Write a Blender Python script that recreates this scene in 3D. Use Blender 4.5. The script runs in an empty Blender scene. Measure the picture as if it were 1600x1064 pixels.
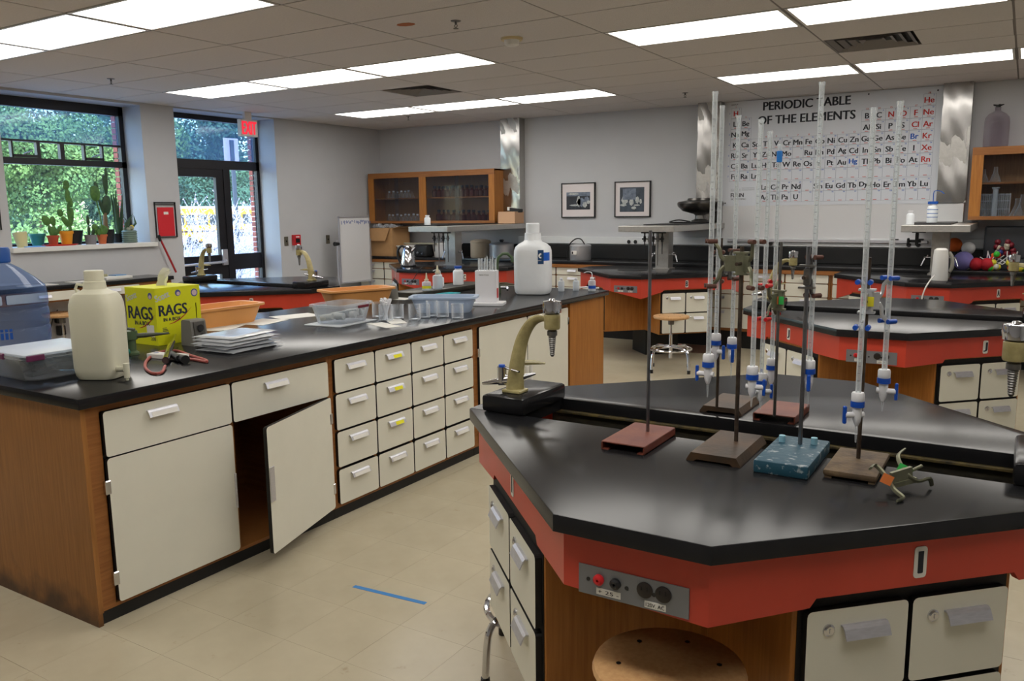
import bpy, bmesh, math, random
from mathutils import Vector, Matrix
import numpy as np
random.seed(7)
rnd = random.uniform
COL = bpy.context.scene.collection
PI = math.pi

# ---------------------------------------------------------------- camera, world, sun, exposure
CF, YAW, PITCH, ROLL, CH = 1285.35, .555306, .157328, -.01209896, 1.581
_f0 = Vector((-math.sin(YAW), math.cos(YAW), 0)); _r = Vector((math.cos(YAW), math.sin(YAW), 0)); _u = Vector((0, 0, 1))
FW = _f0*math.cos(PITCH) - _u*math.sin(PITCH)
_up = _u*math.cos(PITCH) + _f0*math.sin(PITCH)
RT = _r*math.cos(ROLL) + _up*math.sin(ROLL)
UP = -_r*math.sin(ROLL) + _up*math.cos(ROLL)
cd = bpy.data.cameras.new('camera'); cam = bpy.data.objects.new('camera', cd); COL.objects.link(cam)
m3 = Matrix((RT, UP, -FW)).transposed()
cam.matrix_world = Matrix.Translation((0, 0, CH)) @ m3.to_4x4()
cd.sensor_width = 36; cd.lens = 36*CF/1600; cd.clip_start = .05; cd.clip_end = 400
S = bpy.context.scene; S.camera = cam
S.view_settings.view_transform = 'Standard'; S.view_settings.look = 'None'; S.view_settings.gamma = 1
S.view_settings.exposure = 0.0
S.view_settings.use_curve_mapping = False

def on(px, py, ax, v):
    """point of the plane axis=v that shows at pixel px, py of the 1600 x 1064 photograph"""
    d = FW*CF + RT*(px-800) + UP*(532-py)
    t = (v - (0, 0, CH)[ax])/d[ax]
    return Vector((0, 0, CH)) + d*t

wd = bpy.data.worlds.new('sky'); S.world = wd; wd.use_nodes = True
wn = wd.node_tree.nodes; bg = wn['Background']
sky = wn.new('ShaderNodeTexSky'); sky.sky_type = 'NISHITA'; sky.sun_disc = False
sky.sun_elevation = math.radians(42); sky.sun_rotation = math.radians(200); sky.air_density = 1.3; sky.dust_density = .6
wd.node_tree.links.new(sky.outputs[0], bg.inputs[0]); bg.inputs[1].default_value = 1.15
SUN_E = 9.0
sl = bpy.data.lights.new('sun', 'SUN'); sl.energy = SUN_E; sl.angle = .009; sl.color = (1, .95, .86)
so = bpy.data.objects.new('sun', sl); COL.objects.link(so)
so.rotation_euler = Vector((-.62, .35, -.70)).to_track_quat('-Z', 'Y').to_euler()
PANEL_E = 6.9

# ---------------------------------------------------------------- materials
def lin(c):
    return tuple(((x/255)/12.92 if x/255 <= .04045 else ((x/255+.055)/1.055)**2.4) for x in c)
MC = {}
def mat(name, c, rough=.5, metal=0, var=0., vs=8., bump=0., bs=60., spec=.5, emit=None, es=0, trans=0, ior=1.45, alpha=1, coat=0, sx=(1, 1, 1), c2=None, sss=0):
    """principled material whose colour drifts between c and c2 (or darker/lighter c) with noise"""
    if name in MC: return MC[name]
    m = bpy.data.materials.new(name); m.use_nodes = True; MC[name] = m
    nt = m.node_tree; b = nt.nodes['Principled BSDF']
    col = lin(c)
    b.inputs['Base Color'].default_value = (*col, 1)
    b.inputs['Roughness'].default_value = rough; b.inputs['Metallic'].default_value = metal
    b.inputs['Specular IOR Level'].default_value = spec; b.inputs['IOR'].default_value = ior
    b.inputs['Transmission Weight'].default_value = trans; b.inputs['Alpha'].default_value = alpha
    b.inputs['Coat Weight'].default_value = coat; b.inputs['Coat Roughness'].default_value = .08
    if sss: b.inputs['Subsurface Weight'].default_value = sss; b.inputs['Subsurface Radius'].default_value = (.02, .02, .02)
    if emit:
        b.inputs['Emission Color'].default_value = (*lin(emit), 1); b.inputs['Emission Strength'].default_value = es
    tc = nt.nodes.new('ShaderNodeTexCoord'); mp = nt.nodes.new('ShaderNodeMapping'); mp.inputs['Scale'].default_value = sx
    nt.links.new(tc.outputs['Object'], mp.inputs[0])
    if var or c2:
        n = nt.nodes.new('ShaderNodeTexNoise'); n.inputs['Scale'].default_value = vs; n.inputs['Detail'].default_value = 5
        n.inputs['Roughness'].default_value = .6
        nt.links.new(mp.outputs[0], n.inputs['Vector'])
        r = nt.nodes.new('ShaderNodeValToRGB'); nt.links.new(n.outputs['Fac'], r.inputs[0])
        r.color_ramp.elements[0].position = .3; r.color_ramp.elements[1].position = .7
        lo = lin(c2) if c2 else tuple(x*(1-var) for x in col)
        hi = col if c2 else tuple(min(1, x*(1+var)) for x in col)
        r.color_ramp.elements[0].color = (*lo, 1); r.color_ramp.elements[1].color = (*hi, 1)
        nt.links.new(r.outputs[0], b.inputs['Base Color'])
    if bump:
        n2 = nt.nodes.new('ShaderNodeTexNoise'); n2.inputs['Scale'].default_value = bs; n2.inputs['Detail'].default_value = 3
        nt.links.new(mp.outputs[0], n2.inputs['Vector'])
        bp = nt.nodes.new('ShaderNodeBump'); bp.inputs['Strength'].default_value = bump; bp.inputs['Distance'].default_value = .004
        nt.links.new(n2.outputs['Fac'], bp.inputs['Height']); nt.links.new(bp.outputs[0], b.inputs['Normal'])
    return m

def clear(name, c, thick=.12, edge=.6, rough=.05, body=(235, 240, 245)):
    """thin clear sheet: transparent face-on, whiter and glossier towards its edges"""
    if name in MC: return MC[name]
    m = bpy.data.materials.new(name); m.use_nodes = True; MC[name] = m
    nt = m.node_tree; nt.nodes.remove(nt.nodes['Principled BSDF']); out = nt.nodes['Material Output']
    t = nt.nodes.new('ShaderNodeBsdfTransparent'); t.inputs[0].default_value = (*lin(c), 1)
    p = nt.nodes.new('ShaderNodeBsdfPrincipled'); p.inputs['Base Color'].default_value = (*lin(body), 1); p.inputs['Roughness'].default_value = rough
    p.inputs['Specular IOR Level'].default_value = .8
    w = nt.nodes.new('ShaderNodeLayerWeight'); w.inputs[0].default_value = .35
    mr = nt.nodes.new('ShaderNodeMapRange'); mr.inputs[3].default_value = thick; mr.inputs[4].default_value = edge
    nt.links.new(w.outputs['Facing'], mr.inputs[0])
    mx = nt.nodes.new('ShaderNodeMixShader'); nt.links.new(mr.outputs[0], mx.inputs[0])
    nt.links.new(t.outputs[0], mx.inputs[1]); nt.links.new(p.outputs[0], mx.inputs[2]); nt.links.new(mx.outputs[0], out.inputs[0])
    return m

def wood(name, c, c2, vert=True):
    if name in MC: return MC[name]
    m = mat(name, c, .42, var=.1, vs=3, c2=c2, sx=((26, 26, 1.4) if vert else (1.4, 1.4, 26)), spec=.4, bump=.05, bs=4)
    return m

M = {}
def build_mats():
    M['wall'] = mat('wall_paint', (192, 193, 196), .75, var=.02, vs=3, bump=.12, bs=220)
    M['wall_w'] = mat('reveal_paint', (214, 216, 218), .7, var=.02, vs=3, bump=.05)
    M['black'] = mat('black_epoxy', (30, 30, 32), .2, var=.12, vs=10, bump=.015, bs=30, spec=.36)
    M['black2'] = mat('worn_epoxy', (34, 33, 32), .3, c2=(62, 58, 46), vs=22, spec=.4, sx=(1, 1, 6), bump=.2, bs=40)
    M['stain'] = mat('trough_stain', (112, 96, 52), .7, c2=(46, 42, 34), vs=26, bump=.4, bs=90)
    M['kick'] = mat('kick_black', (22, 22, 23), .55, var=.2)
    M['wood'] = wood('oak_veneer', (178, 118, 54), (152, 95, 40))
    M['woodh'] = wood('oak_rail', (160, 106, 58), (134, 84, 42), False)
    M['wood2'] = wood('oak_light', (214, 172, 122), (196, 150, 102))
    M['woodin'] = wood('cabinet_inside', (170, 128, 84), (146, 106, 66))
    M['white'] = mat('cream_laminate', (222, 220, 206), .38, var=.025, vs=5, spec=.4)
    M['white2'] = mat('white_laminate', (226, 226, 222), .4, var=.02, vs=5)
    M['edge'] = mat('dark_gap', (18, 16, 16), .6)
    M['alu'] = mat('aluminium_pull', (205, 205, 212), .42, .75, var=.08, vs=40, sx=(1, 1, 8))
    M['steel'] = mat('stainless', (176, 174, 172), .2, 1, var=.1, vs=5, bump=.5, bs=3.2, sx=(1, 1, .6))
    M['steelf'] = mat('stainless_brushed', (186, 184, 180), .4, .85, var=.08, vs=30, sx=(1, 8, 1))
    M['chrome'] = mat('chrome', (215, 215, 220), .08, 1)
    M['iron'] = mat('grey_iron', (120, 118, 115), .4, .9, var=.2, vs=40)
    M['zinc'] = mat('zinc_rod', (140, 140, 145), .3, 1, var=.15, vs=30)
    M['rust'] = mat('rusted_rod', (96, 84, 72), .55, .6, c2=(60, 48, 42), vs=30, bump=.3)
    M['red'] = mat('orange_red_enamel', (196, 66, 48), .36, var=.07, vs=5, bump=.02, bs=120, coat=.15)
    M['beige'] = mat('beige_enamel', (196, 184, 132), .32, c2=(150, 138, 92), vs=18, coat=.3)
    M['ptfe'] = mat('white_ptfe', (232, 232, 236), .35, spec=.4)
    M['blue'] = mat('blue_plastic', (22, 78, 180), .35)
    M['redp'] = mat('red_plastic', (200, 30, 36), .4)
    M['glass'] = clear('clear_glass', (250, 252, 254), .04, .6, .04, (250, 252, 255))
    M['burette'] = clear('burette_glass', (250, 252, 252), .16, .82, .05, (250, 252, 255))
    M['pane'] = clear('window_pane', (226, 238, 248), .02, .42, .02, (215, 225, 240))
    M['hazy'] = clear('reflection_haze_pane', (206, 226, 246), .28, .55, .1, (138, 178, 228))  # bluish reflection painted into the body colour, along with the dirty-glass haze
    M['cabglass'] = clear('cabinet_glass', (236, 238, 240), .015, .3, .02, (120, 125, 140))
    M['plast'] = clear('clear_plastic', (242, 246, 250), .11, .55, .2, (246, 248, 252))
    M['frost'] = clear('frosted_plastic', (226, 232, 240), .42, .85, .35, (236, 242, 248))
    M['bag'] = clear('plastic_bag', (240, 242, 246), .14, .7, .12)
    M['hdpe'] = mat('milky_hdpe', (226, 224, 202), .38, var=.02, sss=.3)
    M['hdpew'] = mat('white_hdpe', (234, 238, 242), .38, var=.02, sss=.3)
    M['liquid'] = mat('milky_liquid', (206, 214, 205), .35, var=.02)
    M['jug'] = clear('blue_polycarbonate', (214, 224, 242), .10, .55, .06, (120, 155, 215))
    M['capblue'] = mat('jug_cap', (28, 88, 172), .4)
    M['card'] = mat('cardboard', (178, 138, 94), .8, var=.06, vs=10)
    M['paper'] = mat('paper', (226, 224, 218), .8, var=.03)
    M['peach'] = mat('peach_tub', (222, 158, 92), .42, var=.04, vs=6)
    M['frame'] = mat('bronze_frame', (34, 33, 38), .4, .2, var=.1)
    M['whitep'] = mat('white_plastic', (224, 222, 218), .4)
    M['greyp'] = mat('grey_plastic', (120, 118, 112), .5, var=.05)
    M['dark'] = mat('dark_plastic', (28, 28, 30), .45)
    M['tile'] = mat('ceiling_tile', (214, 208, 206), .9, var=.04, vs=60, bump=.6, bs=130)
    M['tbar'] = mat('ceiling_grid', (128, 122, 120), .6)
    M['ink'] = mat('black_ink', (28, 32, 44), .6)
    M['inkr'] = mat('red_ink', (186, 46, 42), .6)
    M['inkb'] = mat('blue_ink', (30, 88, 178), .6)
    M['inkl'] = mat('grid_ink', (150, 156, 172), .6)
    M['diff'] = mat('lamp_diffuser', (255, 252, 240), .5, emit=(255, 251, 244), es=PANEL_E)
    M['terra'] = mat('terracotta', (196, 104, 62), .75, var=.1)
    M['cactus'] = mat('cactus', (96, 138, 62), .55, c2=(54, 96, 48), vs=18)
    M['cactusd'] = mat('dark_leaf', (54, 84, 50), .5, c2=(34, 58, 40), vs=20)
    M['bark'] = mat('bark', (120, 98, 72), .85, var=.2, vs=20)
    M['green'] = mat('green_enamel', (78, 98, 68), .4, var=.1)
    M['clampg'] = mat('clamp_grey_green', (128, 128, 106), .45, .5, var=.12, vs=40)

# ---------------------------------------------------------------- mesh building
class MB:
    def __init__(s): s.v = []; s.f = []; s.sm = []; s.mi = []; s.cur = 0
    def add(s, vs, fs, smooth=False, mx=None):
        o = len(s.v)
        s.v += [tuple(mx @ Vector(p)) for p in vs] if mx is not None else [tuple(p) for p in vs]
        s.f += [tuple(i+o for i in f) for f in fs]; s.sm += [smooth]*len(fs); s.mi += [s.cur]*len(fs)
        return s
    def bm(s, bm, smooth=False, mx=None):
        bm.verts.index_update(); bm.verts.ensure_lookup_table()
        s.add([v.co.copy() for v in bm.verts], [[v.index for v in f.verts] for f in bm.faces], smooth, mx); bm.free(); return s
    def box(s, x0, x1, y0, y1, z0, z1, bev=0, seg=1, mx=None):
        if bev:
            bm = bmesh.new(); bmesh.ops.create_cube(bm, size=1)
            for v in bm.verts: v.co = Vector(((x0+x1)/2+v.co.x*(x1-x0), (y0+y1)/2+v.co.y*(y1-y0), (z0+z1)/2+v.co.z*(z1-z0)))
            bmesh.ops.bevel(bm, geom=bm.edges[:], offset=bev, segments=seg, affect='EDGES', profile=.5)
            return s.bm(bm, seg > 1, mx)
        v = [(x, y, z) for z in (z0, z1) for x, y in ((x0, y0), (x1, y0), (x1, y1), (x0, y1))]
        return s.add(v, [(3, 2, 1, 0), (4, 5, 6, 7), (0, 1, 5, 4), (1, 2, 6, 5), (2, 3, 7, 6), (3, 0, 4, 7)], False, mx)
    def prism(s, poly, z0, z1, mx=None, smooth=False):
        n = len(poly); v = [(x, y, z0) for x, y in poly]+[(x, y, z1) for x, y in poly]
        f = [tuple(range(n-1, -1, -1)), tuple(range(n, 2*n))]
        s.add(v, f, False, mx)
        return s.add(v, [(i, (i+1) % n, n+(i+1) % n, n+i) for i in range(n)], smooth, mx)
    def lathe(s, prof, seg=20, mx=None, smooth=True, cap=True, sx=1, sy=1, pw=2):
        """prof = [(r, z)...]; pw>2 squares the section off"""
        v = []; f = []
        for r, z in prof:
            for k in range(seg):
                a = 2*PI*k/seg; c, q = math.cos(a), math.sin(a)
                if pw != 2:
                    d = (abs(c)**pw+abs(q)**pw)**(-1/pw); c *= d; q *= d
                v.append((r*c*sx, r*q*sy, z))
        for i in range(len(prof)-1):
            for k in range(seg):
                k2 = (k+1) % seg; f.append((i*seg+k, i*seg+k2, (i+1)*seg+k2, (i+1)*seg+k))
        if cap:
            if prof[0][0] > 1e-6: f.append(tuple(range(seg-1, -1, -1)))
            if prof[-1][0] > 1e-6: f.append(tuple((len(prof)-1)*seg+k for k in range(seg)))
        return s.add(v, f, smooth, mx)
    def cyl(s, p0, p1, r, r2=None, seg=12, smooth=True):
        p0, p1 = Vector(p0), Vector(p1); d = p1-p0
        q = d.to_track_quat('Z', 'Y').to_matrix().to_4x4()
        return s.lathe([(r, 0), (r if r2 is None else r2, d.length)], seg, Matrix.Translation(p0) @ q, smooth)
    def tube(s, pts, r, seg=8, rs=None, flat=1):
        pts = [Vector(p) for p in pts]; v = []; f = []; n = len(pts)
        up = None
        for i, p in enumerate(pts):
            d = (pts[min(i+1, n-1)]-pts[max(i-1, 0)]).normalized()
            if up is None: up = d.orthogonal().normalized()
            else: up = (up-d*up.dot(d)).normalized()
            w = d.cross(up); rr = rs[i] if rs else r
            for k in range(seg):
                a = 2*PI*k/seg; v.append(p+up*(rr*math.cos(a))+w*(rr*flat*math.sin(a)))
        for i in range(n-1):
            for k in range(seg):
                k2 = (k+1) % seg; f.append((i*seg+k, i*seg+k2, (i+1)*seg+k2, (i+1)*seg+k))
        f.append(tuple(range(seg-1, -1, -1))); f.append(tuple((n-1)*seg+k for k in range(seg)))
        return s.add(v, f, True)
    def ball(s, c, r, sx=1, sy=1, sz=1, seg=12, rings=8):
        prof = [(math.sin(PI*i/rings), -math.cos(PI*i/rings)) for i in range(rings+1)]
        v = []; f = []
        return s.lathe([(max(p[0], 1e-4)*r, p[1]*r) for p in prof], seg, Matrix.Translation(Vector(c)) @ Matrix.Diagonal((sx, sy, sz, 1)), True)
    def build(s, name, m, parent=None, loc=(0, 0, 0), rz=0, angle=32):
        me = bpy.data.meshes.new(name); me.from_pydata(s.v, [], s.f)
        me.polygons.foreach_set('use_smooth', s.sm); me.update()
        if any(s.sm): me.set_sharp_from_angle(angle=math.radians(angle))
        for q in (m if isinstance(m, (list, tuple)) else [m]): me.materials.append(q)
        if any(s.mi): me.polygons.foreach_set('material_index', s.mi)
        o = bpy.data.objects.new(name, me); COL.objects.link(o)
        o.location = loc; o.rotation_euler = (0, 0, rz)
        if parent: o.parent = parent
        return o
def B(*a, **k): return MB().box(*a, **k)
def bez(p0, p1, p2, p3, n=10):
    P = [Vector(p) for p in (p0, p1, p2, p3)]; out = []
    for i in range(n+1):
        t = i/n; u = 1-t; out.append(P[0]*u**3+P[1]*3*u*u*t+P[2]*3*u*t*t+P[3]*t**3)
    return out
def smoothpath(pts, n=4):
    """Catmull-Rom through points"""
    P = [Vector(p) for p in pts]; out = []
    for i in range(len(P)-1):
        a, b, c, d = P[max(i-1, 0)], P[i], P[i+1], P[min(i+2, len(P)-1)]
        for k in range(n):
            t = k/n; out.append(.5*((2*b)+(c-a)*t+(2*a-5*b+4*c-d)*t*t+(3*b-a-3*c+d)*t**3))
    return out+[P[-1]]

def tag(o, label, cat, group=None):
    o['label'] = label; o['category'] = cat
    if group: o['group'] = group
    return o
def thing(name, label, cat, loc=(0, 0, 0), rz=0, group=None):
    o = bpy.data.objects.new(name, None); COL.objects.link(o); o.location = loc; o.rotation_euler = (0, 0, rz)
    o.empty_display_size = .05
    return tag(o, label, cat, group)
def struct(o): o['kind'] = 'structure'; return o
def stuff(o): o['kind'] = 'stuff'; return o
def dup(root, loc, rz=None, label=None, group=None, scale=None):
    def cp(o, par):
        c = o.copy(); COL.objects.link(c)
        if par: c.parent = par
        for ch in kids.get(o, []): cp(ch, c)
        return c
    kids = {}
    def walk(o):
        kids[o] = list(o.children)
        for ch in kids[o]: walk(ch)
    walk(root)
    r = cp(root, None); r.location = loc
    if rz is not None: r.rotation_euler = (0, 0, rz)
    if label: r['label'] = label
    if group: r['group'] = group
    if scale: r.scale = scale
    return r

# lettering as thin flat print (meshes from the built-in font)
_TC = {}
def glyphs(txt, bold=0):
    k = txt
    if k not in _TC:
        c = bpy.data.curves.new('t', 'FONT'); c.body = txt; c.size = 1; c.align_x = 'CENTER'; c.align_y = 'CENTER'; c.resolution_u = 3
        o = bpy.data.objects.new('t', c); COL.objects.link(o)
        dg = bpy.context.evaluated_depsgraph_get(); me = bpy.data.meshes.new_from_object(o.evaluated_get(dg))
        vs = [v.co.copy() for v in me.vertices]; fs = [tuple(p.vertices) for p in me.polygons]
        bpy.data.objects.remove(o); bpy.data.curves.remove(c); bpy.data.meshes.remove(me)
        if vs:
            x0 = min(v.x for v in vs); x1 = max(v.x for v in vs); y0 = min(v.y for v in vs); y1 = max(v.y for v in vs)
        else: x0 = x1 = y0 = y1 = 0
        _TC[k] = ([(v.x-(x0+x1)/2, v.y-(y0+y1)/2) for v in vs], fs, x1-x0, y1-y0)
    return _TC[k]
def text(mb, txt, o, ex, ey, h=None, w=None, bold=.012):
    """lay a word centred at o, with ex / ey its right and up vectors; h = letter height, w = full width"""
    vs, fs, tw, th = glyphs(txt, bold); o, ex, ey = Vector(o), Vector(ex), Vector(ey)
    sy = (h/th) if h else None; sx = (w/tw) if w else None
    sx = sx or sy; sy = sy or sx
    nrm = ex.cross(ey)
    hh = th*sy
    for k in (range(-2, 3) if bold > .015 else (-1, 1)):       # heavier strokes: the word laid several times, a hair apart
        mb.add([o+ex*(x*sx+k*hh*.024)+ey*(y*sy+(abs(k)-1)*hh*.012)+nrm*(.00006*(k+2)) for x, y in vs], fs)
    return mb
build_mats()

# every word is meshed once while the scene is still empty (fast)
_W = 'H He Li Be B C N O F Ne Na Mg Al Si P S Cl Ar K Ca Sc Ti V Cr Mn Fe Co Ni Cu Zn Ga Ge As Se Br Kr Rb Sr Y Zr Nb Mo Ru Rh Pd Ag Cd In Sn Sb Te I Xe Cs Ba Lu Hf Ta W Re Os Ir Pt Au Hg Tl Pb Bi Po At Rn Fr Ra Lr La Ce Pr Nd Sm Eu Gd Tb Dy Ho Er Tm Yb Ac Th Pa U'.split()+[str(i) for i in range(1, 119)]+list('IJABCD')+['EXIT', 'PERIODIC TABLE', 'OF THE ELEMENTS', 'GROUP', 'FLINN', 'SCIENTIFIC', 'RAGS', 'IN A BOX', '200', 'Scott', '+ 25 -', '120V. AC', 'PIPETTES', 'NALGENE']
for _t in _W: glyphs(_t)

def adopt(o, t):
    """hang a mesh laid out in room coordinates on its thing"""
    o.parent = t; o.matrix_parent_inverse = t.matrix_basis.inverted(); return o
# ================================================================ ROOM SHELL
X0, X1, Y0, Y1, HC = -8.35, 3.2, -3.2, 9.75, 2.79
struct(B(X0-.45, X1+.2, Y0-.2, Y1+.2, -.12, -.004).build('floor', M['edge'])); floor = bpy.data.objects['floor']
mt = mat('floor_tile', (196, 186, 162), .25, c2=(178, 168, 144), vs=1.6, spec=.45, bump=.02, bs=30)
# scattered scuffs on the vinyl
nt = mt.node_tree; bs_ = nt.nodes['Principled BSDF']; src = bs_.inputs['Base Color'].links[0].from_socket
geo = nt.nodes.new('ShaderNodeNewGeometry'); nz = nt.nodes.new('ShaderNodeTexNoise'); nz.inputs['Scale'].default_value = 7; nz.inputs['Detail'].default_value = 8; nz.inputs['Roughness'].default_value = .75
rp = nt.nodes.new('ShaderNodeValToRGB'); rp.color_ramp.elements[0].position = .62; rp.color_ramp.elements[1].position = .8
mx = nt.nodes.new('ShaderNodeMix'); mx.data_type = 'RGBA'; mx.inputs['B'].default_value = (*lin((150, 132, 104)), 1)
nt.links.new(geo.outputs['Position'], nz.inputs['Vector']); nt.links.new(nz.outputs['Fac'], rp.inputs[0]); nt.links.new(rp.outputs[0], mx.inputs['Factor'])
nt.links.new(src, mx.inputs['A']); nt.links.new(mx.outputs['Result'], bs_.inputs['Base Color'])
T = .305
tl = []
for i in range(int((X1-X0)/T)+1):
    for j in range(int((Y1-Y0)/T)+1):
        x, y = X0+i*T, Y0+j*T
        xe, ye = min(x+T, X1), min(y+T, Y1)
        if xe-x < .02 or ye-y < .02: continue
        c = Vector(((x+xe)/2, (y+ye)/2, 0)); d = c-Vector((0, 0, CH)); z = d.dot(FW)
        vis = False
        if z > .5:
            px, py = 800+CF*d.dot(RT)/z, 532-CF*d.dot(UP)/z
            vis = -40 < px < 1640 and py < 1110 and not (-4.3 < c.x < -2.95 and 1.7 < c.y < 6.1) and not (c.x < -4.3) and not (c.x > -1.2 and c.y < 3.4)
        tl.append((0 if vis else 1, d.length, x, xe, y, ye))
tl.sort()
tmesh = B(0, T-.0008, 0, T-.0008, -.004, 0).build('floor_tile', mt).data; bpy.data.objects.remove(bpy.data.objects['floor_tile'])
rest = MB(); n = 0
for v, dd, x, xe, y, ye in tl:
    if v == 0 and n < 300 and xe-x > T-.001 and ye-y > T-.001:
        o = bpy.data.objects.new('floor_tile', tmesh); COL.objects.link(o); o.location = (x, y, 0); o.parent = floor; n += 1
    else: rest.box(x, xe-.0012, y, ye-.0012, -.004, 0)
stuff(rest.build('floor_tiles', mt, floor))

# walls
WL = (4.28, 5.78, 1.27, 2.765); DL = (6.2, 7.69, 2.775)
w = MB()
w.box(X0-.35, X0, Y0, WL[0], 0, HC+.1); w.box(X0-.35, X0, WL[0], WL[1], 0, WL[2]); w.box(X0-.35, X0, WL[0], WL[1], WL[3], HC+.1)
w.box(X0-.35, X0, WL[1], DL[0], 0, HC+.1); w.box(X0-.35, X0, DL[0], DL[1], DL[2], HC+.1); w.box(X0-.35, X0, DL[1], Y1+.15, 0, HC+.1)
wall_l = struct(w.build('wall_left', M['wall']))
struct(B(X0-.35, X1+.15, Y1, Y1+.15, 0, HC+.1).build('wall_back', M['wall']))
struct(B(X1, X1+.15, Y0-.15, Y1, 0, HC+.1).build('wall_right', M['wall']))
struct(B(X0-.35, X1+.15, Y0-.15, Y0, 0, HC+.1).build('wall_front', M['wall']))
# brick facing seen at the outer jambs
mb = MB()
for yy, zt in ((WL[1]-.055, 2.8), (DL[1]-.05, 2.8)):
    z = 0
    while z < zt:
        mb.box(X0-.47, X0-.37, yy, yy+.3, z, z+.057, .003); z += .067
stuff(mb.build('bricks', mat('red_brick', (176, 92, 72), .85, c2=(140, 70, 58), vs=9), wall_l))
# sill
sill = B(X0-.33, X0+.05, WL[0]-.02, WL[1]+.06, WL[2]-.045, WL[2]+.004, .004).build('trim_1', M['white2']); struct(sill)
struct(B(X0, X0+.012, Y0, DL[0], 0, .1).build('baseboard_left', M['dark']))
bb = B(X0, X0+.012, DL[1], Y1, 0, .1).build('baseboard_left', M['dark']); struct(bb)

# window_1 : dark aluminium frame with awning vents
XF = X0-.35
def zy(px, py, X=XF): p = on(px, py, 0, X); return p.y, p.z
win = bpy.data.objects.new('window_1', None); COL.objects.link(win); struct(win)
ya, yb, za, zb = WL[0], WL[1], WL[2], WL[3]
f = MB(); f.box(XF-.04, XF+.03, ya, ya+.05, za, zb); f.box(XF-.04, XF+.03, yb-.055, yb, za, zb)
f.box(XF-.04, XF+.03, ya, yb, zb-.1, zb); f.box(XF-.04, XF+.03, ya, yb, za, za+.03)
f.build('window_frame', M['frame'], win)
B(XF-.035, XF+.02, ya, yb, 2.325, 2.345).build('glazing_bar', M['frame'], win)
B(XF-.04, XF+.03, ya, yb, 2.10, 2.165).build('transom', M['frame'], win)
for px, wd_ in ((18, .018), (59, .035), (96, .045), (131, .02), (159, .018)):
    y = zy(px, 236)[0]; B(XF-.03, XF+.02, y-wd_/2, y+wd_/2, 2.165, 2.325).build('mullion', M['frame'], win)
for a, b in ((20, 58), (133, 158)):
    y1_, y2_ = zy(a, 246)[0], zy(b, 246)[0]
    vr = B(XF, XF+.03, y1_, y2_, 2.168, 2.196).build('vent_rail', M['frame'], win)
    MB().cyl((XF+.03, (y1_+y2_)/2-.03, 2.2), (XF+.06, (y1_+y2_)/2+.05, 2.235), .006).build('vent_handle', M['chrome'], vr)
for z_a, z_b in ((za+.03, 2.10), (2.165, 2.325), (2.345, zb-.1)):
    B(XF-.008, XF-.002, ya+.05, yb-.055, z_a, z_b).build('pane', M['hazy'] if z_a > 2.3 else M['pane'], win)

# door_1 : dark storefront door with side light and transom
dr = bpy.data.objects.new('door_1', None); COL.objects.link(dr); struct(dr)
ya, yb, zt = DL[0], DL[1], DL[2]
f = MB(); f.box(XF-.05, XF+.03, ya, ya+.05, 0, zt); f.box(XF-.05, XF+.03, yb-.05, yb, 0, zt); f.box(XF-.05, XF+.03, ya, yb, zt-.06, zt)
f.box(XF-.05, XF+.03, ya, yb, 2.13, 2.24); f.box(XF-.05, XF+.03, 7.10, 7.2, 0, 2.13); f.box(XF-.05, XF+.03, 7.2, yb-.05, 0, .1)
f.build('door_frame', M['frame'], dr)
leaf = MB(); leaf.box(XF-.03, XF+.02, ya+.05, ya+.15, .01, 2.13); leaf.box(XF-.03, XF+.02, 6.99, 7.10, .01, 2.13)
leaf.box(XF-.03, XF+.02, ya+.15, 6.99, 2.03, 2.13); leaf.box(XF-.03, XF+.02, ya+.15, 6.99, .01, .25); leaf.box(XF-.03, XF+.02, ya+.15, 6.99, .82, 1.06)
lf = leaf.build('door_leaf', M['frame'], dr)
B(XF+.0, XF+.004, ya+.15, 6.99, 1.06, 2.03).build('pane', M['pane'], lf); B(XF+.0, XF+.004, ya+.15, 6.99, .25, .82).build('pane', M['pane'], lf)
pb = MB(); pb.tube([(XF+.02, 6.3, .96), (XF+.09, 6.32, .96), (XF+.1, 6.4, .965), (XF+.1, 6.95, .975), (XF+.09, 7.02, .98), (XF+.02, 7.04, 1.0)], .016)
pb.box(XF+.02, XF+.05, 7.0, 7.08, .93, 1.13, .004); pb.build('push_bar', M['alu'], dr)
B(XF-.05, XF+.02, 7.2, yb-.05, .86, 1.06).build('side_rail', M['frame'], dr)
for z_a, z_b in ((.1, .86), (1.06, 2.13)): B(XF, XF+.004, 7.2, yb-.05, z_a, z_b).build('pane', M['pane'], dr)
B(XF, XF+.004, ya+.05, yb-.05, 2.24, zt-.06).build('pane', M['hazy'], dr)

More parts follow.
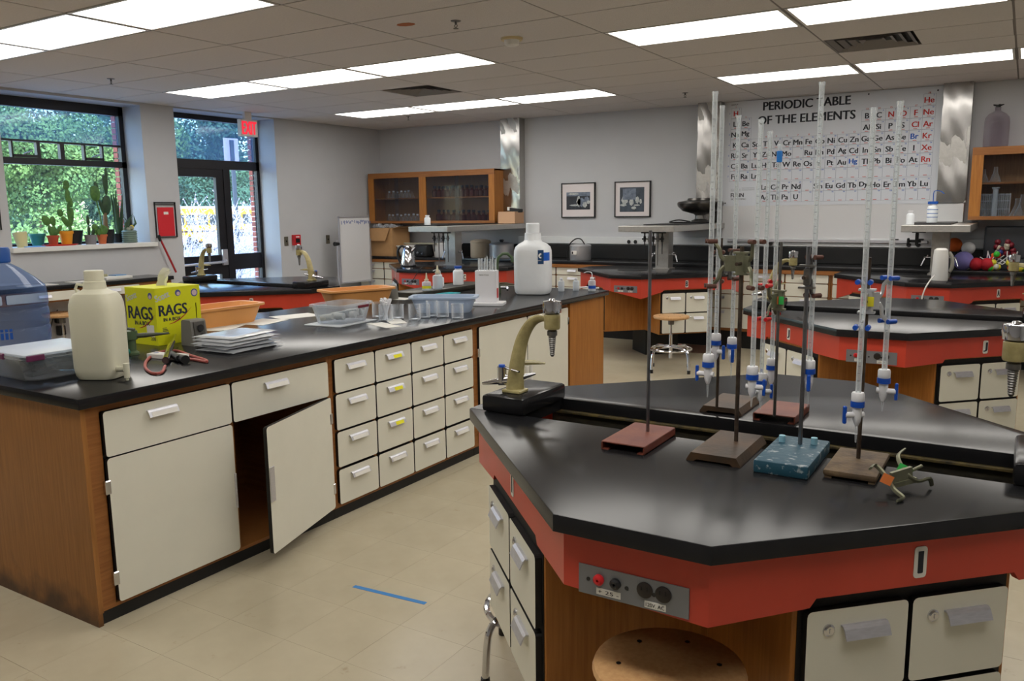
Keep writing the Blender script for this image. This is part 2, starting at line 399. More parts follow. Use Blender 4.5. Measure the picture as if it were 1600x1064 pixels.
# ceiling: grid, tiles, recessed lamps
cl = struct(B(X0-.35, X1+.15, Y0-.15, Y1+.15, HC+.05, HC+.12).build('ceiling', M['tile']))
xs = [X0]+[-3.82+1.22*k for k in range(-3, 6)]+[X1]
ys = [Y0]+[3.03+.6*k for k in range(-10, 12)]+[Y1]
xs = sorted(set(round(x, 4) for x in xs if X0 <= x <= X1)); ys = sorted(set(round(y, 4) for y in ys if Y0 <= y <= Y1))
LROW = [round(3.03+2.4*k, 2) for k in range(-1, 3)]  # first row is unseen behind the camera, added to brighten the near tables
VENT = [(-6.26, 6.63), (-1.38, 6.63)]
lights = []
full = None
for i in range(len(xs)-1):
    for j in range(len(ys)-1):
        x, xe, y, ye = xs[i], xs[i+1], ys[j], ys[j+1]
        if any(abs(y-r) < .05 for r in LROW) and (-7.5 < x < -3.9 or -2.7 < x < 1) and xe-x > 1.1:
            lights.append((x, y)); continue
        if xe-x > 1.2 and ye-y > .59:
            if any(abs(x-a) < .1 and abs(y-b) < .1 for a, b in VENT):
                xm = x+.61
                B(x+.006+(0 if x < -4 else .605), xm-.006+(0 if x < -4 else .605), y+.006, ye-.006, HC, HC+.012).build('ceiling_tile', M['tile'], cl); continue
            if full is None: full = B(.007, 1.213, .007, .593, 0, .012).build('ceiling_tile', M['tile'], cl); o = full
            else: o = full.copy(); COL.objects.link(o)
            o.location = (x, y, HC+rnd(0, .001))
        else:
            B(x+.006, xe-.006, y+.006, ye-.006, HC, HC+.012).build('ceiling_tile', M['tile'], cl)
for x in xs[1:-1]: B(x-.011, x+.011, Y0, Y1, HC+.003, HC+.03).build('grid_runner', M['tbar'], cl)
for y in ys[1:-1]: B(X0, X1, y-.011, y+.011, HC+.0035, HC+.0295).build('grid_runner', M['tbar'], cl)
L0 = None
rown = {3.03: 'nearest row', 5.43: 'middle row', 7.83: 'far row'}
for x, y in sorted(lights):
    side = 'window-side' if x < -3 else 'poster-side'
    k = round((x+7.48)/1.22) if x < -3 else round((x+2.6)/1.22)
    vis = y > 3 and not (y < 3.1 and x > -3)and x < 0
    lab = ('lit ceiling lamp panel, %s of the %s run, %s' % (['leftmost', 'middle', 'rightmost'][min(k, 2)], side, rown[round(y, 2)])) if y > 3 else 'added unseen ceiling lamp panel behind the viewpoint'
    if y < 1: lab = 'added unseen ceiling lamp panel behind the viewpoint, %s of the %s run' % (['leftmost', 'middle', 'rightmost'][min(k, 2)], side)
    if L0 is None:
        L0 = thing('ceiling_light', lab, 'ceiling light', (x, y, HC), 0, 'recessed fluorescent panels in the ceiling')
        f = MB(); f.box(.012, 1.208, .012, .03, -.002, .03); f.box(.012, 1.208, .57, .588, -.002, .03); f.box(.012, .03, .03, .57, -.002, .03); f.box(1.19, 1.208, .03, .57, -.002, .03)
        f.build('frame', M['whitep'], L0); B(.03, 1.19, .03, .57, .002, .012).build('diffuser', M['diff'], L0)
    else: dup(L0, (x, y, HC), 0, lab)
# square louvred air vents
def vent(x, y, lab):
    t = thing('air_vent', lab, 'vent', (x, y, HC), 0, 'square ceiling air vents')
    B(-.29, .29, -.29, .29, .03, .04).build('backing', M['edge'], t)
    for k in range(4):
        a = .285-.066*k; f = MB()
        for q in range(4):
            f.add([(-a, -a, .0+.004*k), (a, -a, .004*k), (a-.034, -a+.034, .02+.004*k), (-a+.034, -a+.034, .02+.004*k), (-a, -a, .003+.004*k), (a, -a, .003+.004*k), (a-.034, -a+.034, .023+.004*k), (-a+.034, -a+.034, .023+.004*k)],
                  [(0, 1, 2, 3), (7, 6, 5, 4), (0, 4, 5, 1), (3, 2, 6, 7)], False, Matrix.Rotation(q*PI/2, 4, 'Z'))
        f.build('louvre', M['tbar'], t)
vent(-5.345, 6.93, 'square louvred vent in the ceiling between the lamp runs on the window side')
vent(-1.075, 6.93, 'square louvred vent in the ceiling above the poster side of the room')
# smoke detector and sprinklers
t = thing('smoke_detector', 'yellowed round smoke detector on the ceiling near its middle', 'smoke detector', (-3.21, 5.22, HC))
MB().lathe([(.075, -.015), (.08, 0)][::1], 24).build('base', mat('yellowed', (214, 196, 150), .5), t)
MB().lathe([(.035, -.055), (.05, -.045), (.055, -.015)], 24).build('sensor', M['whitep'], t)
def sprinkler(p, lab):
    t = thing('sprinkler', lab, 'sprinkler', p, 0, 'ceiling sprinklers')
    MB().lathe([(.03, -.004), (.034, 0)], 16).build('escutcheon', M['iron'], t)
    m_ = MB(); m_.cyl((0, 0, 0), (0, 0, -.02), .008); m_.tube([(0, 0, -.018), (.012, 0, -.03), (0, 0, -.046)], .003, 6); m_.tube([(0, 0, -.018), (-.012, 0, -.03), (0, 0, -.046)], .003, 6)
    m_.lathe([(.017, -.05), (.017, -.047)], 12); m_.build('head', M['iron'], t)
sprinkler((-3.22, 4.55, HC), 'small sprinkler head in the ceiling beside the smoke detector')
sprinkler((-7.09, 4.64, HC), 'small sprinkler head in the ceiling near the plant window')
sprinkler((-6.87, 8.6, HC), 'small sprinkler head in the ceiling above the glass-fronted cabinet')
sprinkler((-3.18, 8.68, HC), 'small sprinkler head in the ceiling left of the poster')
o = MB().lathe([(.03, -.002), (.05, 0)], 9, sx=1.4).build('ceiling_stain', mat('rusty_stain', (170, 105, 70), .9), cl); o.location = (-3.55, 4.45, HC)

# exit sign
p = on(388, 188, 0, -8.1)
t = thing('exit_sign', 'white box sign with red EXIT letters hanging above the glass door', 'sign', (-8.12, p.y, 2.5))
B(-.03, .03, -.13, .13, 0, .2, .004).build('housing', M['whitep'], t)
B(-.02, .02, -.05, .05, .2, .29).build('canopy', M['whitep'], t)
mb = MB(); text(mb, 'EXIT', (.031, .0, .1), (0, 1, 0), (0, 0, 1), h=.15, w=.21, bold=.03)
mb.build('letters', mat('exit_red', (240, 40, 60), .5, emit=(255, 30, 60), es=.9), t)

# raceway along the back wall and wall sockets
struct(B(-5.9, 2.5, Y1-.045, Y1, 1.135, 1.225, .003).build('trim_2', M['wall_w']))
def socket_pair(x, lab):
    t = thing('wall_outlet', lab, 'outlet', (x, Y1-.046, 1.165), 0, 'black outlets in the back wall raceway')
    for s in (-.045, .045): MB().cyl((s, 0, 0), (s, -.006, 0), .024, seg=14).build('receptacle', M['dark'], t)
socket_pair(on(990, 380, 1, Y1).x, 'pair of round black outlets on the raceway below the two photographs')
socket_pair(on(1212, 382, 1, Y1).x, 'pair of round black outlets on the raceway below the left part of the whiteboard')
socket_pair(on(1428, 384, 1, Y1).x, 'pair of round black outlets on the raceway below the whiteboard end')
# ================================================================ CASEWORK
MESH = {}
def inst(name, key, fn, m, parent, loc=(0, 0, 0), rz=0):
    """object sharing one mesh per key"""
    if key not in MESH:
        o = fn().build(name, m, parent, loc, rz); MESH[key] = o.data; return o
    o = bpy.data.objects.new(name, MESH[key]); COL.objects.link(o); o.location = loc; o.rotation_euler = (0, 0, rz); o.parent = parent
    return o
def rrect(w, h, r=.012, t=.018, n=3, x0=0, z0=0):
    """rounded panel in the xz plane, face at y=-t, dark edge band"""
    P = []
    for cx, cz, a0 in ((w-r, r, -PI/2), (w-r, h-r, 0), (r, h-r, PI/2), (r, r, PI)):
        for k in range(n+1):
            a = a0+k*PI/2/n; P.append((x0+cx+r*math.cos(a), z0+cz+r*math.sin(a)))
    m_ = MB(); N = len(P)
    m_.add([(x, -t, z) for x, z in P], [tuple(range(N))]); m_.cur = 1
    m_.add([(x, -t, z) for x, z in P]+[(x, 0, z) for x, z in P], [(i, N+i, N+(i+1) % N, (i+1) % N) for i in range(N)]+[tuple(range(2*N-1, N-1, -1))])
    return m_
def pull(w):
    P = [(0, 0), (.008, .001), (.015, -.006), (.024, -.027), (.0215, -.028), (.0125, -.009), (.008, -.003), (0, -.004)]; n = len(P)
    m_ = MB(); m_.add([(-w/2, -a, b) for a, b in P]+[(w/2, -a, b) for a, b in P], [tuple(range(n)), tuple(range(2*n-1, n-1, -1))]+[(i, n+i, n+(i+1) % n, (i+1) % n) for i in range(n)])
    return m_
def lockmb():
    m_ = MB(); m_.lathe([(.014, 0), (.014, .004), (.010, .007)], 14, Matrix.Rotation(PI/2, 4, 'X')); m_.box(-.0015, .0015, -.009, -.006, -.005, .005); return m_
def plab(w):
    return MB().add([(-w/2, -.0167, -.0085), (w/2, -.0167, -.0085), (w/2, -.0240, -.0262), (-w/2, -.0240, -.0262), (-w/2, -.0147, -.0085), (w/2, -.0147, -.0085), (w/2, -.0222, -.0262), (-w/2, -.0222, -.0262)],
                    [(3, 2, 1, 0), (4, 5, 6, 7), (0, 1, 5, 4), (1, 2, 6, 5), (2, 3, 7, 6), (3, 0, 4, 7)])
M['ylab'] = mat('yellow_label', (232, 226, 40), .7)
def drawer(parent, x, z, w, h, fr, lock=False, pw=.1, px=.5, pz=.04, lab=None, name='drawer', r=.012):
    """fr = (origin, rz) of the face inside the parent"""
    (ox, oy, oz), rz = fr; c, s_ = math.cos(rz), math.sin(rz)
    o = inst(name, ('dr', round(w, 4), round(h, 4)), lambda: rrect(w, h, r), [M['white'], M['edge']], parent, (ox+x*c, oy+x*s_, oz+z), rz)
    if pw: 
        hd = inst('handle', ('pl', pw), lambda: pull(pw), M['alu'], o, (w*px, -.0181, h-pz))
        if lab: inst('label', ('lb', round(pw*.86, 4)), lambda: plab(pw*.86), M['paper'] if lab != 'ylab' else M['ylab'], o, (w*px+rnd(-.004, .004)+(.012 if lab == 'ylab' else 0), -.0182, h-pz), 0) if lab == 'paper' else \
            MB().add(*[(plab(pw*.5).v), (plab(pw*.5).f)]).build('label', M['ylab'], o, (w*px+.014, -.0182, h-pz))
    if lock: inst('lock', 'lock', lockmb, M['chrome'], o, (w*px-pw/2-.03, -.0181, h-pz-.008))
    return o

# ---- island: worktop, three cabinets, end panel
IX0, IX1, IY0, IY1, ZT = -4.36, -2.90, 1.66, 6.21, .914
t = tag(MB().box(IX0, IX1, IY0, IY1, .873, ZT, .004, 2).build('island_worktop', M['black']), 'long black worktop of the island with the yellow rag box on it', 'worktop')
FX = -2.945   # cabinet frame plane; fronts stand .018 proud
def panelbox(y0, y1, divs=(), open_front=True, side0=True, side1=True):
    m_ = MB()
    x0 = -3.62
    m_.box(x0, FX, y0, y0+.019, .055, .872); m_.box(x0, FX, y1-.019, y1, .055, .872)
    m_.box(x0, FX, y0+.019, y1-.019, .055, .07); m_.box(x0, x0+.012, y0+.019, y1-.019, .07, .872)
    m_.box(FX-.018, FX, y0+.019, y1-.019, .843, .872); m_.box(FX-.018, FX, y0+.019, y0+.06, .07, .843)
    for d in divs: m_.box(x0+.02, FX, d-.012, d+.012, .07, .843)
    return m_
FR = lambda y, z=0: ((FX, y, z), PI/2)
# first cabinet : two drawers over two doors, second door ajar
c1 = thing('base_cabinet', 'island base cabinet at the near end, two wide drawers and one door hanging ajar', 'cabinet', (0, 0, 0))
m_ = panelbox(1.70, 2.985, (2.365,)); m_.build('carcass', M['woodh'], c1)
B(-3.6, FX-.002, 1.72, 2.96, .655, .668).build('rail', M['edge'], c1)
sp = MB(); sp.prism([(IX0+.03, .0), (FX+.004, 0), (FX+.004, .055), (FX+.012, .055), (FX+.012, .872), (IX0+.03, .872)], 0, .02, Matrix(((1, 0, 0, 0), (0, 0, 1, 1.68), (0, 1, 0, 0), (0, 0, 0, 1))))
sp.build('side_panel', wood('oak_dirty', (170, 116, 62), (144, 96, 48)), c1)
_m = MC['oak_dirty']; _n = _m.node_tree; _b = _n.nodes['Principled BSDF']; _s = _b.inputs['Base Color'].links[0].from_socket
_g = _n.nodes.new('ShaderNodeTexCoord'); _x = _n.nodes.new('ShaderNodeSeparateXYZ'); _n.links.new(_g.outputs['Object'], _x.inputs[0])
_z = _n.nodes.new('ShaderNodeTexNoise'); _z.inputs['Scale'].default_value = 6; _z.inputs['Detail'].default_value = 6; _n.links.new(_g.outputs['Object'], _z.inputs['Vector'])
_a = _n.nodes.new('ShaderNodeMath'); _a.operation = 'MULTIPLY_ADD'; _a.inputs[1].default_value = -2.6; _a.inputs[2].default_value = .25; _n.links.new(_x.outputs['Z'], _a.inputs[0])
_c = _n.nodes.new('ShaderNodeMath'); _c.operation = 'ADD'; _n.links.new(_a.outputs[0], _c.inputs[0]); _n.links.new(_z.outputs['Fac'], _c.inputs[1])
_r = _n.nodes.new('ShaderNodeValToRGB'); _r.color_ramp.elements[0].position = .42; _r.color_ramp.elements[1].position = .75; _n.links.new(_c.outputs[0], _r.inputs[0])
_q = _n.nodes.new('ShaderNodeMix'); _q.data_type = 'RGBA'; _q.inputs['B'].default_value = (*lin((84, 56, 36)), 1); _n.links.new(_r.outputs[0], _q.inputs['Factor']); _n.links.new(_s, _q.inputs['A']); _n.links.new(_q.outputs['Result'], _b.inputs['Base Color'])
B(-3.03, FX-.008, 1.70, 2.985, 0, .055).build('kick_board', M['kick'], c1)
drawer(c1, 1.765-1.765, 0, .592, .178, FR(1.765, .663), pw=.135, px=.42, pz=.032, lab='paper')
drawer(c1, 0, 0, .592, .178, FR(2.367, .663), pw=.135, px=.42, pz=.032, lab='paper')
d1 = rrect(.592, .583, .014).build('door', [M['white'], M['edge']], c1, (FX, 1.765, .074), PI/2)
def hinge(par, x, z): MB().box(-.012, .012, -.021, -.001, -.028, .028, .003).build('hinge', M['chrome'], par, (x, 0, z))
hinge(d1, -.004, .47); hinge(d1, -.004, .10)
B(.583, .590, -.030, -.018, .2, .36, .002).build('handle', M['alu'], d1)
d2 = rrect(.602, .583, .014, .018, 3, -.602).build('door', [M['white'], M['edge']], c1, (FX+.004, 2.962, .074), PI/2-math.radians(-0))
d2.rotation_euler = (0, 0, PI/2+math.radians(17))
hinge(d2, -.002, .47); hinge(d2, -.002, .10)
B(-.600, -.562, -.0215, -.018, .24, .40, .001).build('handle', M['alu'], d2); d2['label'] = 'cream cabinet door hanging ajar'
# second cabinet : sixteen drawers
c2 = thing('drawer_cabinet', 'island cabinet with sixteen small cream drawers in four rows', 'cabinet', (0, 0, 0))
panelbox(2.987, 4.272, (3.305, 3.618, 3.93)).build('carcass', M['woodh'], c2)
for z in (.66, .465, .268): B(-3.6, FX-.002, 3.006, 4.253, z-.007, z+.007).build('rail', M['edge'], c2)
B(-3.03, FX-.008, 2.987, 4.272, 0, .055).build('kick_board', M['kick'], c2)
zs = [(.668, .172), (.472, .186), (.275, .186), (.076, .185)]
for j, (z, h) in enumerate(zs):
    for i in range(4):
        drawer(c2, 0, 0, .302, h, FR(3.007+i*.3115, z), pw=.135, px=.5, pz=.032, lab='y' if (i == 1 and j < 3) else 'paper')
# third cabinet : double doors under the sink
c3 = thing('sink_cabinet', 'island cabinet with a pair of tall cream doors beneath the gooseneck tap', 'cabinet', (0, 0, 0))
panelbox(4.274, 5.56, (4.93,)).build('carcass', M['woodh'], c3)
B(-3.03, FX-.008, 4.274, 5.56, 0, .055).build('kick_board', M['kick'], c3)
d = rrect(.605, .765, .012).build('door', [M['white'], M['edge']], c3, (FX, 4.318, .076), PI/2); hinge(d, -.004, .6)
B(.575, .590, -.040, -.018, .22, .42, .003).build('handle', M['whitep'], d)
d = rrect(.605, .765, .012).build('door', [M['white'], M['edge']], c3, (FX, 4.93, .076), PI/2); hinge(d, .609, .66)
B(.015, .030, -.040, -.018, .22, .42, .003).build('handle', M['whitep'], d)
c4 = thing('end_cabinet', 'plain oak end section of the island, furthest from the camera', 'cabinet', (0, 0, 0))
B(-4.33, FX+.015, 5.575, 6.175, .0, .872, .002).build('carcass', M['wood'], c4)
c5 = thing('rear_cabinet', 'oak rear run of the island cabinets facing the windows', 'cabinet', (0, 0, 0))
B(-4.32, -3.63, 1.70, 5.573, .1, .872).build('carcass', M['wood'], c5); B(-4.25, -3.7, 1.70, 5.573, 0, .1).build('kick_board', M['kick'], c5)
# raised black curb along the island's middle
t = tag(MB().box(-4.24, -3.98, 5.0, 6.05, ZT, .955, .008, 2).build('reagent_curb', M['black2']), 'raised black curb running along the middle of the island worktop', 'curb')

# ---- octagonal lab tables
HA, HB = .905, .18
def octa(a, b): return [(-b, -a), (b, -a), (a, -b), (a, b), (b, a), (-b, a), (-a, b), (-a, -b)]
def slab(poly, z0, z1, bev=.004):
    bm = bmesh.new(); vs = [bm.verts.new((x, y, z0)) for x, y in poly]; f = bm.faces.new(vs)
    r = bmesh.ops.extrude_face_region(bm, geom=[f]); 
    for v in [g for g in r['geom'] if isinstance(g, bmesh.types.BMVert)]: v.co.z = z1
    bmesh.ops.recalc_face_normals(bm, faces=bm.faces[:])
    es = [e for e in bm.edges if abs(e.verts[0].co.z-e.verts[1].co.z) < 1e-6 and e.verts[0].co.z > z1-1e-4]
    bmesh.ops.bevel(bm, geom=es, offset=bev, segments=2, affect='EDGES', profile=.5)
    return MB().bm(bm, True)
def outlet_plate(par, o, rz, full=True):
    pl_ = MB().box(-.128, .128, -.003, 0, -.034, .034).build('outlet_plate', mat('plate_grey', (132, 134, 140), .45, .5), par, o, rz)
    MB().lathe([(.0125, 0), (.0125, .006), (.007, .01), (.003, .01), (.003, .003)], 14, Matrix.Translation((-.078, -.003, .006)) @ Matrix.Rotation(PI/2, 4, 'X')).build('red_jack', M['redp'], pl_)
    MB().lathe([(.0125, 0), (.0125, .006), (.007, .01), (.003, .01), (.003, .003)], 14, Matrix.Translation((-.038, -.003, .006)) @ Matrix.Rotation(PI/2, 4, 'X')).build('black_jack', M['dark'], pl_)
    for x in (.03, .072):
        s = MB().lathe([(.018, 0), (.018, .003), (.016, .004)], 20, Matrix.Translation((x, -.003, .008)) @ Matrix.Rotation(PI/2, 4, 'X')).build('receptacle', mat('socket_brown', (38, 32, 30), .4), pl_)
        q = MB(); q.box(x-.008, x-.0055, -.0082, -.0069, .008, .016); q.box(x+.005, x+.0075, -.0082, -.0069, .008, .016); q.build('slots', M['edge'], pl_)
    sc = MB()
    for x in (-.104, -.012, .051): sc.cyl((x, -.003, .002), (x, -.0045, .002), .0045, seg=10)
    sc.build('screws', M['dark'], pl_)
    B(-.084, -.026, -.0042, -.003, -.028, -.013).build('strip_label', M['paper'], pl_); B(.03, .078, -.0042, -.003, -.030, -.015).build('strip_label', M['paper'], pl_)
    tx = MB(); text(tx, '+ 25 -', (-.055, -.0046, -.0205), (1, 0, 0), (0, 0, 1), h=.0085, w=.05); text(tx, '120V. AC', (.054, -.0046, -.0225), (1, 0, 0), (0, 0, 1), h=.0085, w=.042)
    tx.build('lettering', M['ink'], pl_)
def letter_tag(par, o, rz, ch):
    q = MB(); P = []
    for cx, cz, a0 in ((.008, -.028, -PI/2), (.008, .028, 0), (-.008, .028, PI/2), (-.008, -.028, PI)):
        for k in range(4): a = a0+k*PI/6; P.append((cx+.008*math.cos(a), cz+.008*math.sin(a)))
    n = len(P); q.add([(x, -.0015, z) for x, z in P]+[(x, 0, z) for x, z in P], [tuple(range(n))]+[(i, n+i, n+(i+1) % n, (i+1) % n) for i in range(n)])
    pt = q.build('letter_tag', M['paper'], par, o, rz)
    tx = MB(); text(tx, ch, (0, -.002, 0), (1, 0, 0), (0, 0, 1), h=.05, w=(.009 if ch == 'I' else .022), bold=.03); tx.build('lettering', M['ink'], pt)
def clip(poly, yc):
    out = []
    for i in range(len(poly)):
        (x0, y0), (x1, y1) = poly[i-1], poly[i]
        if (y0 <= yc) != (y1 <= yc): k = (yc-y0)/(y1-y0); out.append((x0+(x1-x0)*k, yc))
        if y1 <= yc: out.append((x1, y1))
    return out
def table(cx, cy, ch, label, trough=True, faces=(0, 1, 2, 3), back=None):
    t = thing('octagonal_lab_table', label, 'lab table', (cx, cy, 0), 0, 'red sided octagonal lab tables')
    a, b = HA, HB; T0, T1 = -.175, .105
    if trough:
        slab([(-b, -a), (b, -a), (a, -b), (a, T0), (-a, T0), (-a, -b)], .874, ZT).build('worktop', M['black'], t)
        slab([(-a, T1), (a, T1), (a, b), (b, a), (-b, a), (-a, b)], .874, ZT).build('worktop', M['black'], t)
        q = MB(); q.box(-.74, .74, T0-.012, T0-.001, .78, .9); q.box(-.74, .74, T1+.001, T1+.012, .78, .9); q.box(-.74, .74, T0, T1, .77, .79)
        q.build('trough', M['black2'], t)
        B(-.73, .73, T1-.016, T1, .864, .874, .002).build('trough_ledge', M['stain'], t)
        for s in (-1, 1):
            x0_, x1_ = (-a+.0, -.70) if s < 0 else (.70, a)
            B(x0_, x1_, T0+.001, T1-.001, .874, ZT-.0005).build('trough_end', M['black'], t)
            B(s*.765-.082, s*.765+.082, T0-.02, T1-.0, ZT, .972, .012, 2).build('tap_block', M['black'], t)
    else:
        slab(clip(octa(a, b), back-cy), .874, ZT).build('worktop', M['black'], t)
    # red apron, one panel per side of the octagon
    P = octa(a-.028, b-.012); F = []
    for i in range(8):
        p, q = Vector((*P[i], 0)), Vector((*P[(i+1) % 8], 0)); ab = False
        if back is not None:
            yb = back-cy-.006
            if p.y > yb and q.y > yb: continue
            if p.y > yb: p = q+(p-q)*((yb-q.y)/(p.y-q.y)); ab = True
            elif q.y > yb: q = p+(q-p)*((yb-p.y)/(q.y-p.y)); ab = True
        L = (q-p).length; an = math.atan2(q.y-p.y, q.x-p.x)
        zv = .725 if trough else .672
        if i % 2 == 0: poly = [(0, .74), (L, zv), (L, .874), (0, .874)]
        elif ab: poly = [(0, .74), (L, .74), (L, .874), (0, .874)]
        else: poly = [(0, zv), (.235, .738), (.25, .758), (L-.25, .758), (L-.235, .738), (L, .74), (L, .874), (0, .874)]
        mx = Matrix.Translation(p) @ Matrix.Rotation(an, 4, 'Z') @ Matrix(((1, 0, 0, 0), (0, 0, 1, 0), (0, 1, 0, 0), (0, 0, 0, 1)))
        MB().prism(poly, 0, .02, mx).build('apron_panel', M['red'], t)
        if i % 4 == 0: outlet_plate(t, (p+q)/2+Vector((0, 0, .768))+Vector((math.sin(an), -math.cos(an), 0))*.0005, an)
        if i % 2 == 1 and not ab: letter_tag(t, (p+q)/2+Vector((0, 0, .812))+Vector((math.sin(an), -math.cos(an), 0))*.0005, an, ch)
    # pedestal and four cabinets
    R45 = PI/4
    e_ = .2 if back is None else .19
    B(-e_, e_, -e_, e_, 0, .29).build('pedestal', M['kick'], t, (0, -.0 if back is None else -.06, 0), R45)
    e_ = .25 if back is None else .19
    B(-e_, e_, -e_, e_, .295, .77).build('core', M['wood'], t, (0, 0, 0), R45)
    for k in faces:
        rz = R45+k*PI/2; c, s = math.cos(rz), math.sin(rz)
        D = .73 if k == 3 else .70; hw = .288 if k == 3 else .258
        def W(x, y, z): return (x*c-y*s, x*s+y*c, z)
        B(-hw-.024, hw+.024, -D, -.26, .29, .757, .002).build('cabinet_box', M['wood'], t, (0, 0, 0), rz)
        B(-hw-.012, hw+.012, -D-.002, -D, .3, .745).build('cabinet_gap', M['edge'], t, (0, 0, 0), rz)
        for i in range(2):
            for j in range(2):
                drawer(t, 0, 0, hw-.006, .2, (W(-hw+i*(hw+.006), -D-.0025, .517-.212*j), rz), lock=True, pw=.112, px=.55, pz=.038)
    return t
TI = table(-.665, 2.43, 'I', 'nearest red sided octagonal lab table, burette stands on its black top')
TJ = table(-.66, 5.64, 'J', 'red sided octagonal lab table lettered J, right behind the burette stands')
TA = table(-.68, 8.84, 'A', 'red sided octagonal lab table lettered A under the right-hand steel shelf', False, (0, 3), 9.098)
TB_ = table(-3.43, 8.62, 'B', 'red sided octagonal lab table lettered B beyond the wooden stool', False, (0, 3), 9.098)
TC_ = table(-6.05, 8.40, 'C', 'red sided octagonal lab table lettered C with the chrome kettle', False, (0, 3), 9.098)
TD = table(-6.22, 5.40, 'D', 'red sided octagonal lab table lettered D in front of the glass door', True)

# ---- service columns with steel shelves over tables A, B, C ; flat ducts up the wall
def cup_sink(p, lab):
    t = thing('cup_sink', lab, 'sink', p, 0, 'oval cup sinks'); MB().lathe([(.075, .001), (.13, .003), (.135, 0)], 28, sx=1.25).build('rim', M['edge'], t)
def service(sl, sr, py, sy, colx, coly, side, lab, back, z1=1.40, th=.062):
    a = on(sl, py, 1, sy); b = on(sr, py, 1, sy); x0, x1 = a.x, b.x
    t = thing('service_column', lab, 'steel shelf', (colx, coly, ZT), 0, 'steel shelves on service columns')
    sh = MB(); sh.box(x0-colx, x1-colx, sy-coly, 9.74-coly, z1-th-ZT, z1-ZT, .003); sh.build('shelf', M['steelf'], t)
    B(-.075, .075, -.07, .07, 0, z1-th-ZT).build('column', M['steelf'], t)
    B(-.095, .095, -.09, .09, 0, .012).build('column_base', M['steelf'], t)
    for s in (-1, 1):
        q = MB(); q.cyl((s*.075, 0, .16), (s*.14, 0, .16), .012); q.cyl((s*.13, 0, .16), (s*.16, -.02, .08), .008, .005); q.cyl((s*.11, -.03, .175), (s*.11, .03, .175), .006); q.cyl((s*.11, 0, .16), (s*.11, 0, .185), .008)
        q.build('gas_tap', M['chrome'], t)
    return t, x0, x1
def sheet(x0, x1, y0, y1, z, lab):
    return tag(B(x0, x1, y0, y1, z, z+.012, .002).build('rubber_mat', M['dark']), lab, 'mat')
service(966, 1053, 350, 8.05, -3.40, 8.72, 0, 'long steel shelf on a column over table B with clamps hanging below', 9.74)
service(638, 699, 355, 7.75, -6.02, 8.35, 0, 'long steel shelf on a column over table C behind the kettle', 9.74)
service(1408, 1517, 352, 8.35, -.68, 8.98, 0, 'long steel shelf on a column over table A behind the white kettle', 9.74)
sheet(-3.5, -3.1, 8.35, 9.5, 1.4, 'thin black mat lying on the middle steel shelf')
sheet(-6.35, -6.0, 8.0, 9.5, 1.4, 'thin black mat lying on the left-hand steel shelf')
sheet(-.95, -.58, 8.6, 9.5, 1.4, 'thin black mat lying on the right-hand steel shelf')
for (cx, cy, lb) in ((-3.62, 8.35, 'oval cup sink in table B'), (-6.2, 8.0, 'oval cup sink in table C'), (-.8, 8.6, 'oval cup sink in table A')): cup_sink((cx, cy, ZT), lb)
for x0, x1, z0, lb in ((-6.11, -5.81, 1.402, 'flat stainless duct up the wall beside the glass-fronted cabinet'), (-3.36, -3.085, 1.402, 'flat stainless duct up the wall left of the poster'), (-.80, -.535, 1.60, 'flat stainless duct up the wall right of the poster')):
    t = thing('wall_duct', lb, 'duct', ((x0+x1)/2, 9.68, z0), 0, 'stainless wall ducts'); w_ = (x1-x0)/2
    q = MB()
    n = 24; H_ = HC-z0
    # slightly dished front sheet
    vs = []; 
    for j in range(n+1):
        for i in range(9):
            u = -1+i/4; zz = H_*j/n; vs.append((u*w_, -.07-.006*(1-u*u)*(.4+.6*math.sin(zz*7+1))-.0035*math.sin(zz*13+u*2.4)*math.cos(u*3.1+zz*4), zz))
    q.add(vs, [(j*9+i, j*9+i+1, (j+1)*9+i+1, (j+1)*9+i) for j in range(n) for i in range(8)], True)
    q.build('front_sheet', M['steel'], t)
    B(-w_, w_, -.069, .065, 0, H_).build('duct_box', M['steelf'], t)
tag(B(-.79, -.545, 9.62, 9.74, 1.402, 1.598, .004).build('duct_cover', M['wall_w']), 'pale cover below the right-hand stainless duct', 'duct')

# ---- back counter, splash, base cabinets
t = tag(MB().box(-8.33, 3.0, 9.12, 9.745, .905, .945, .004, 2).build('back_worktop', M['black']), 'long black worktop along the back wall', 'worktop')
t = tag(MB().box(-7.0, 3.0, 9.72, 9.745, .946, 1.12, .003).build('back_splash', M['kick']), 'black splashback strip above the back worktop', 'splashback')
tag(B(-8.33, 3.0, 9.10, 9.14, .865, .904).build('worktop_rail', M['woodh']), 'oak rail under the front edge of the back worktop', 'rail')
bc0 = None
k = 0
for x in np.arange(-8.28, 2.4, .94):
    nm = ['leftmost behind the whiteboard easel', 'behind table C', 'behind the service column of table C', 'behind the large white bottle', 'left of table B', 'behind table B', 'behind the left burettes', 'behind the middle burettes', 'behind table J', 'behind table A', 'right of table A', 'furthest right'][k]
    lab = 'white drawer cabinet under the back worktop, %s' % nm; k += 1
    if bc0 is None:
        bc0 = thing('back_cabinet', lab, 'cabinet', (x, 9.14, 0), 0, 'drawer cabinets under the back worktop')
        B(0, .935, 0, .58, .2, .863).build('carcass', M['woodh'], bc0); B(0, .935, .06, .5, 0, .2).build('kick_board', M['kick'], bc0)
        for i in range(2):
            for z, h in ((.772, .088), (.625, .138), (.46, .156), (.235, .216)):
                drawer(bc0, 0, 0, .44, h, ((.02+i*.455, -.002, z), 0), pw=.12, px=.5, pz=.022)
    else: dup(bc0, (float(x), 9.14, 0), 0, lab)

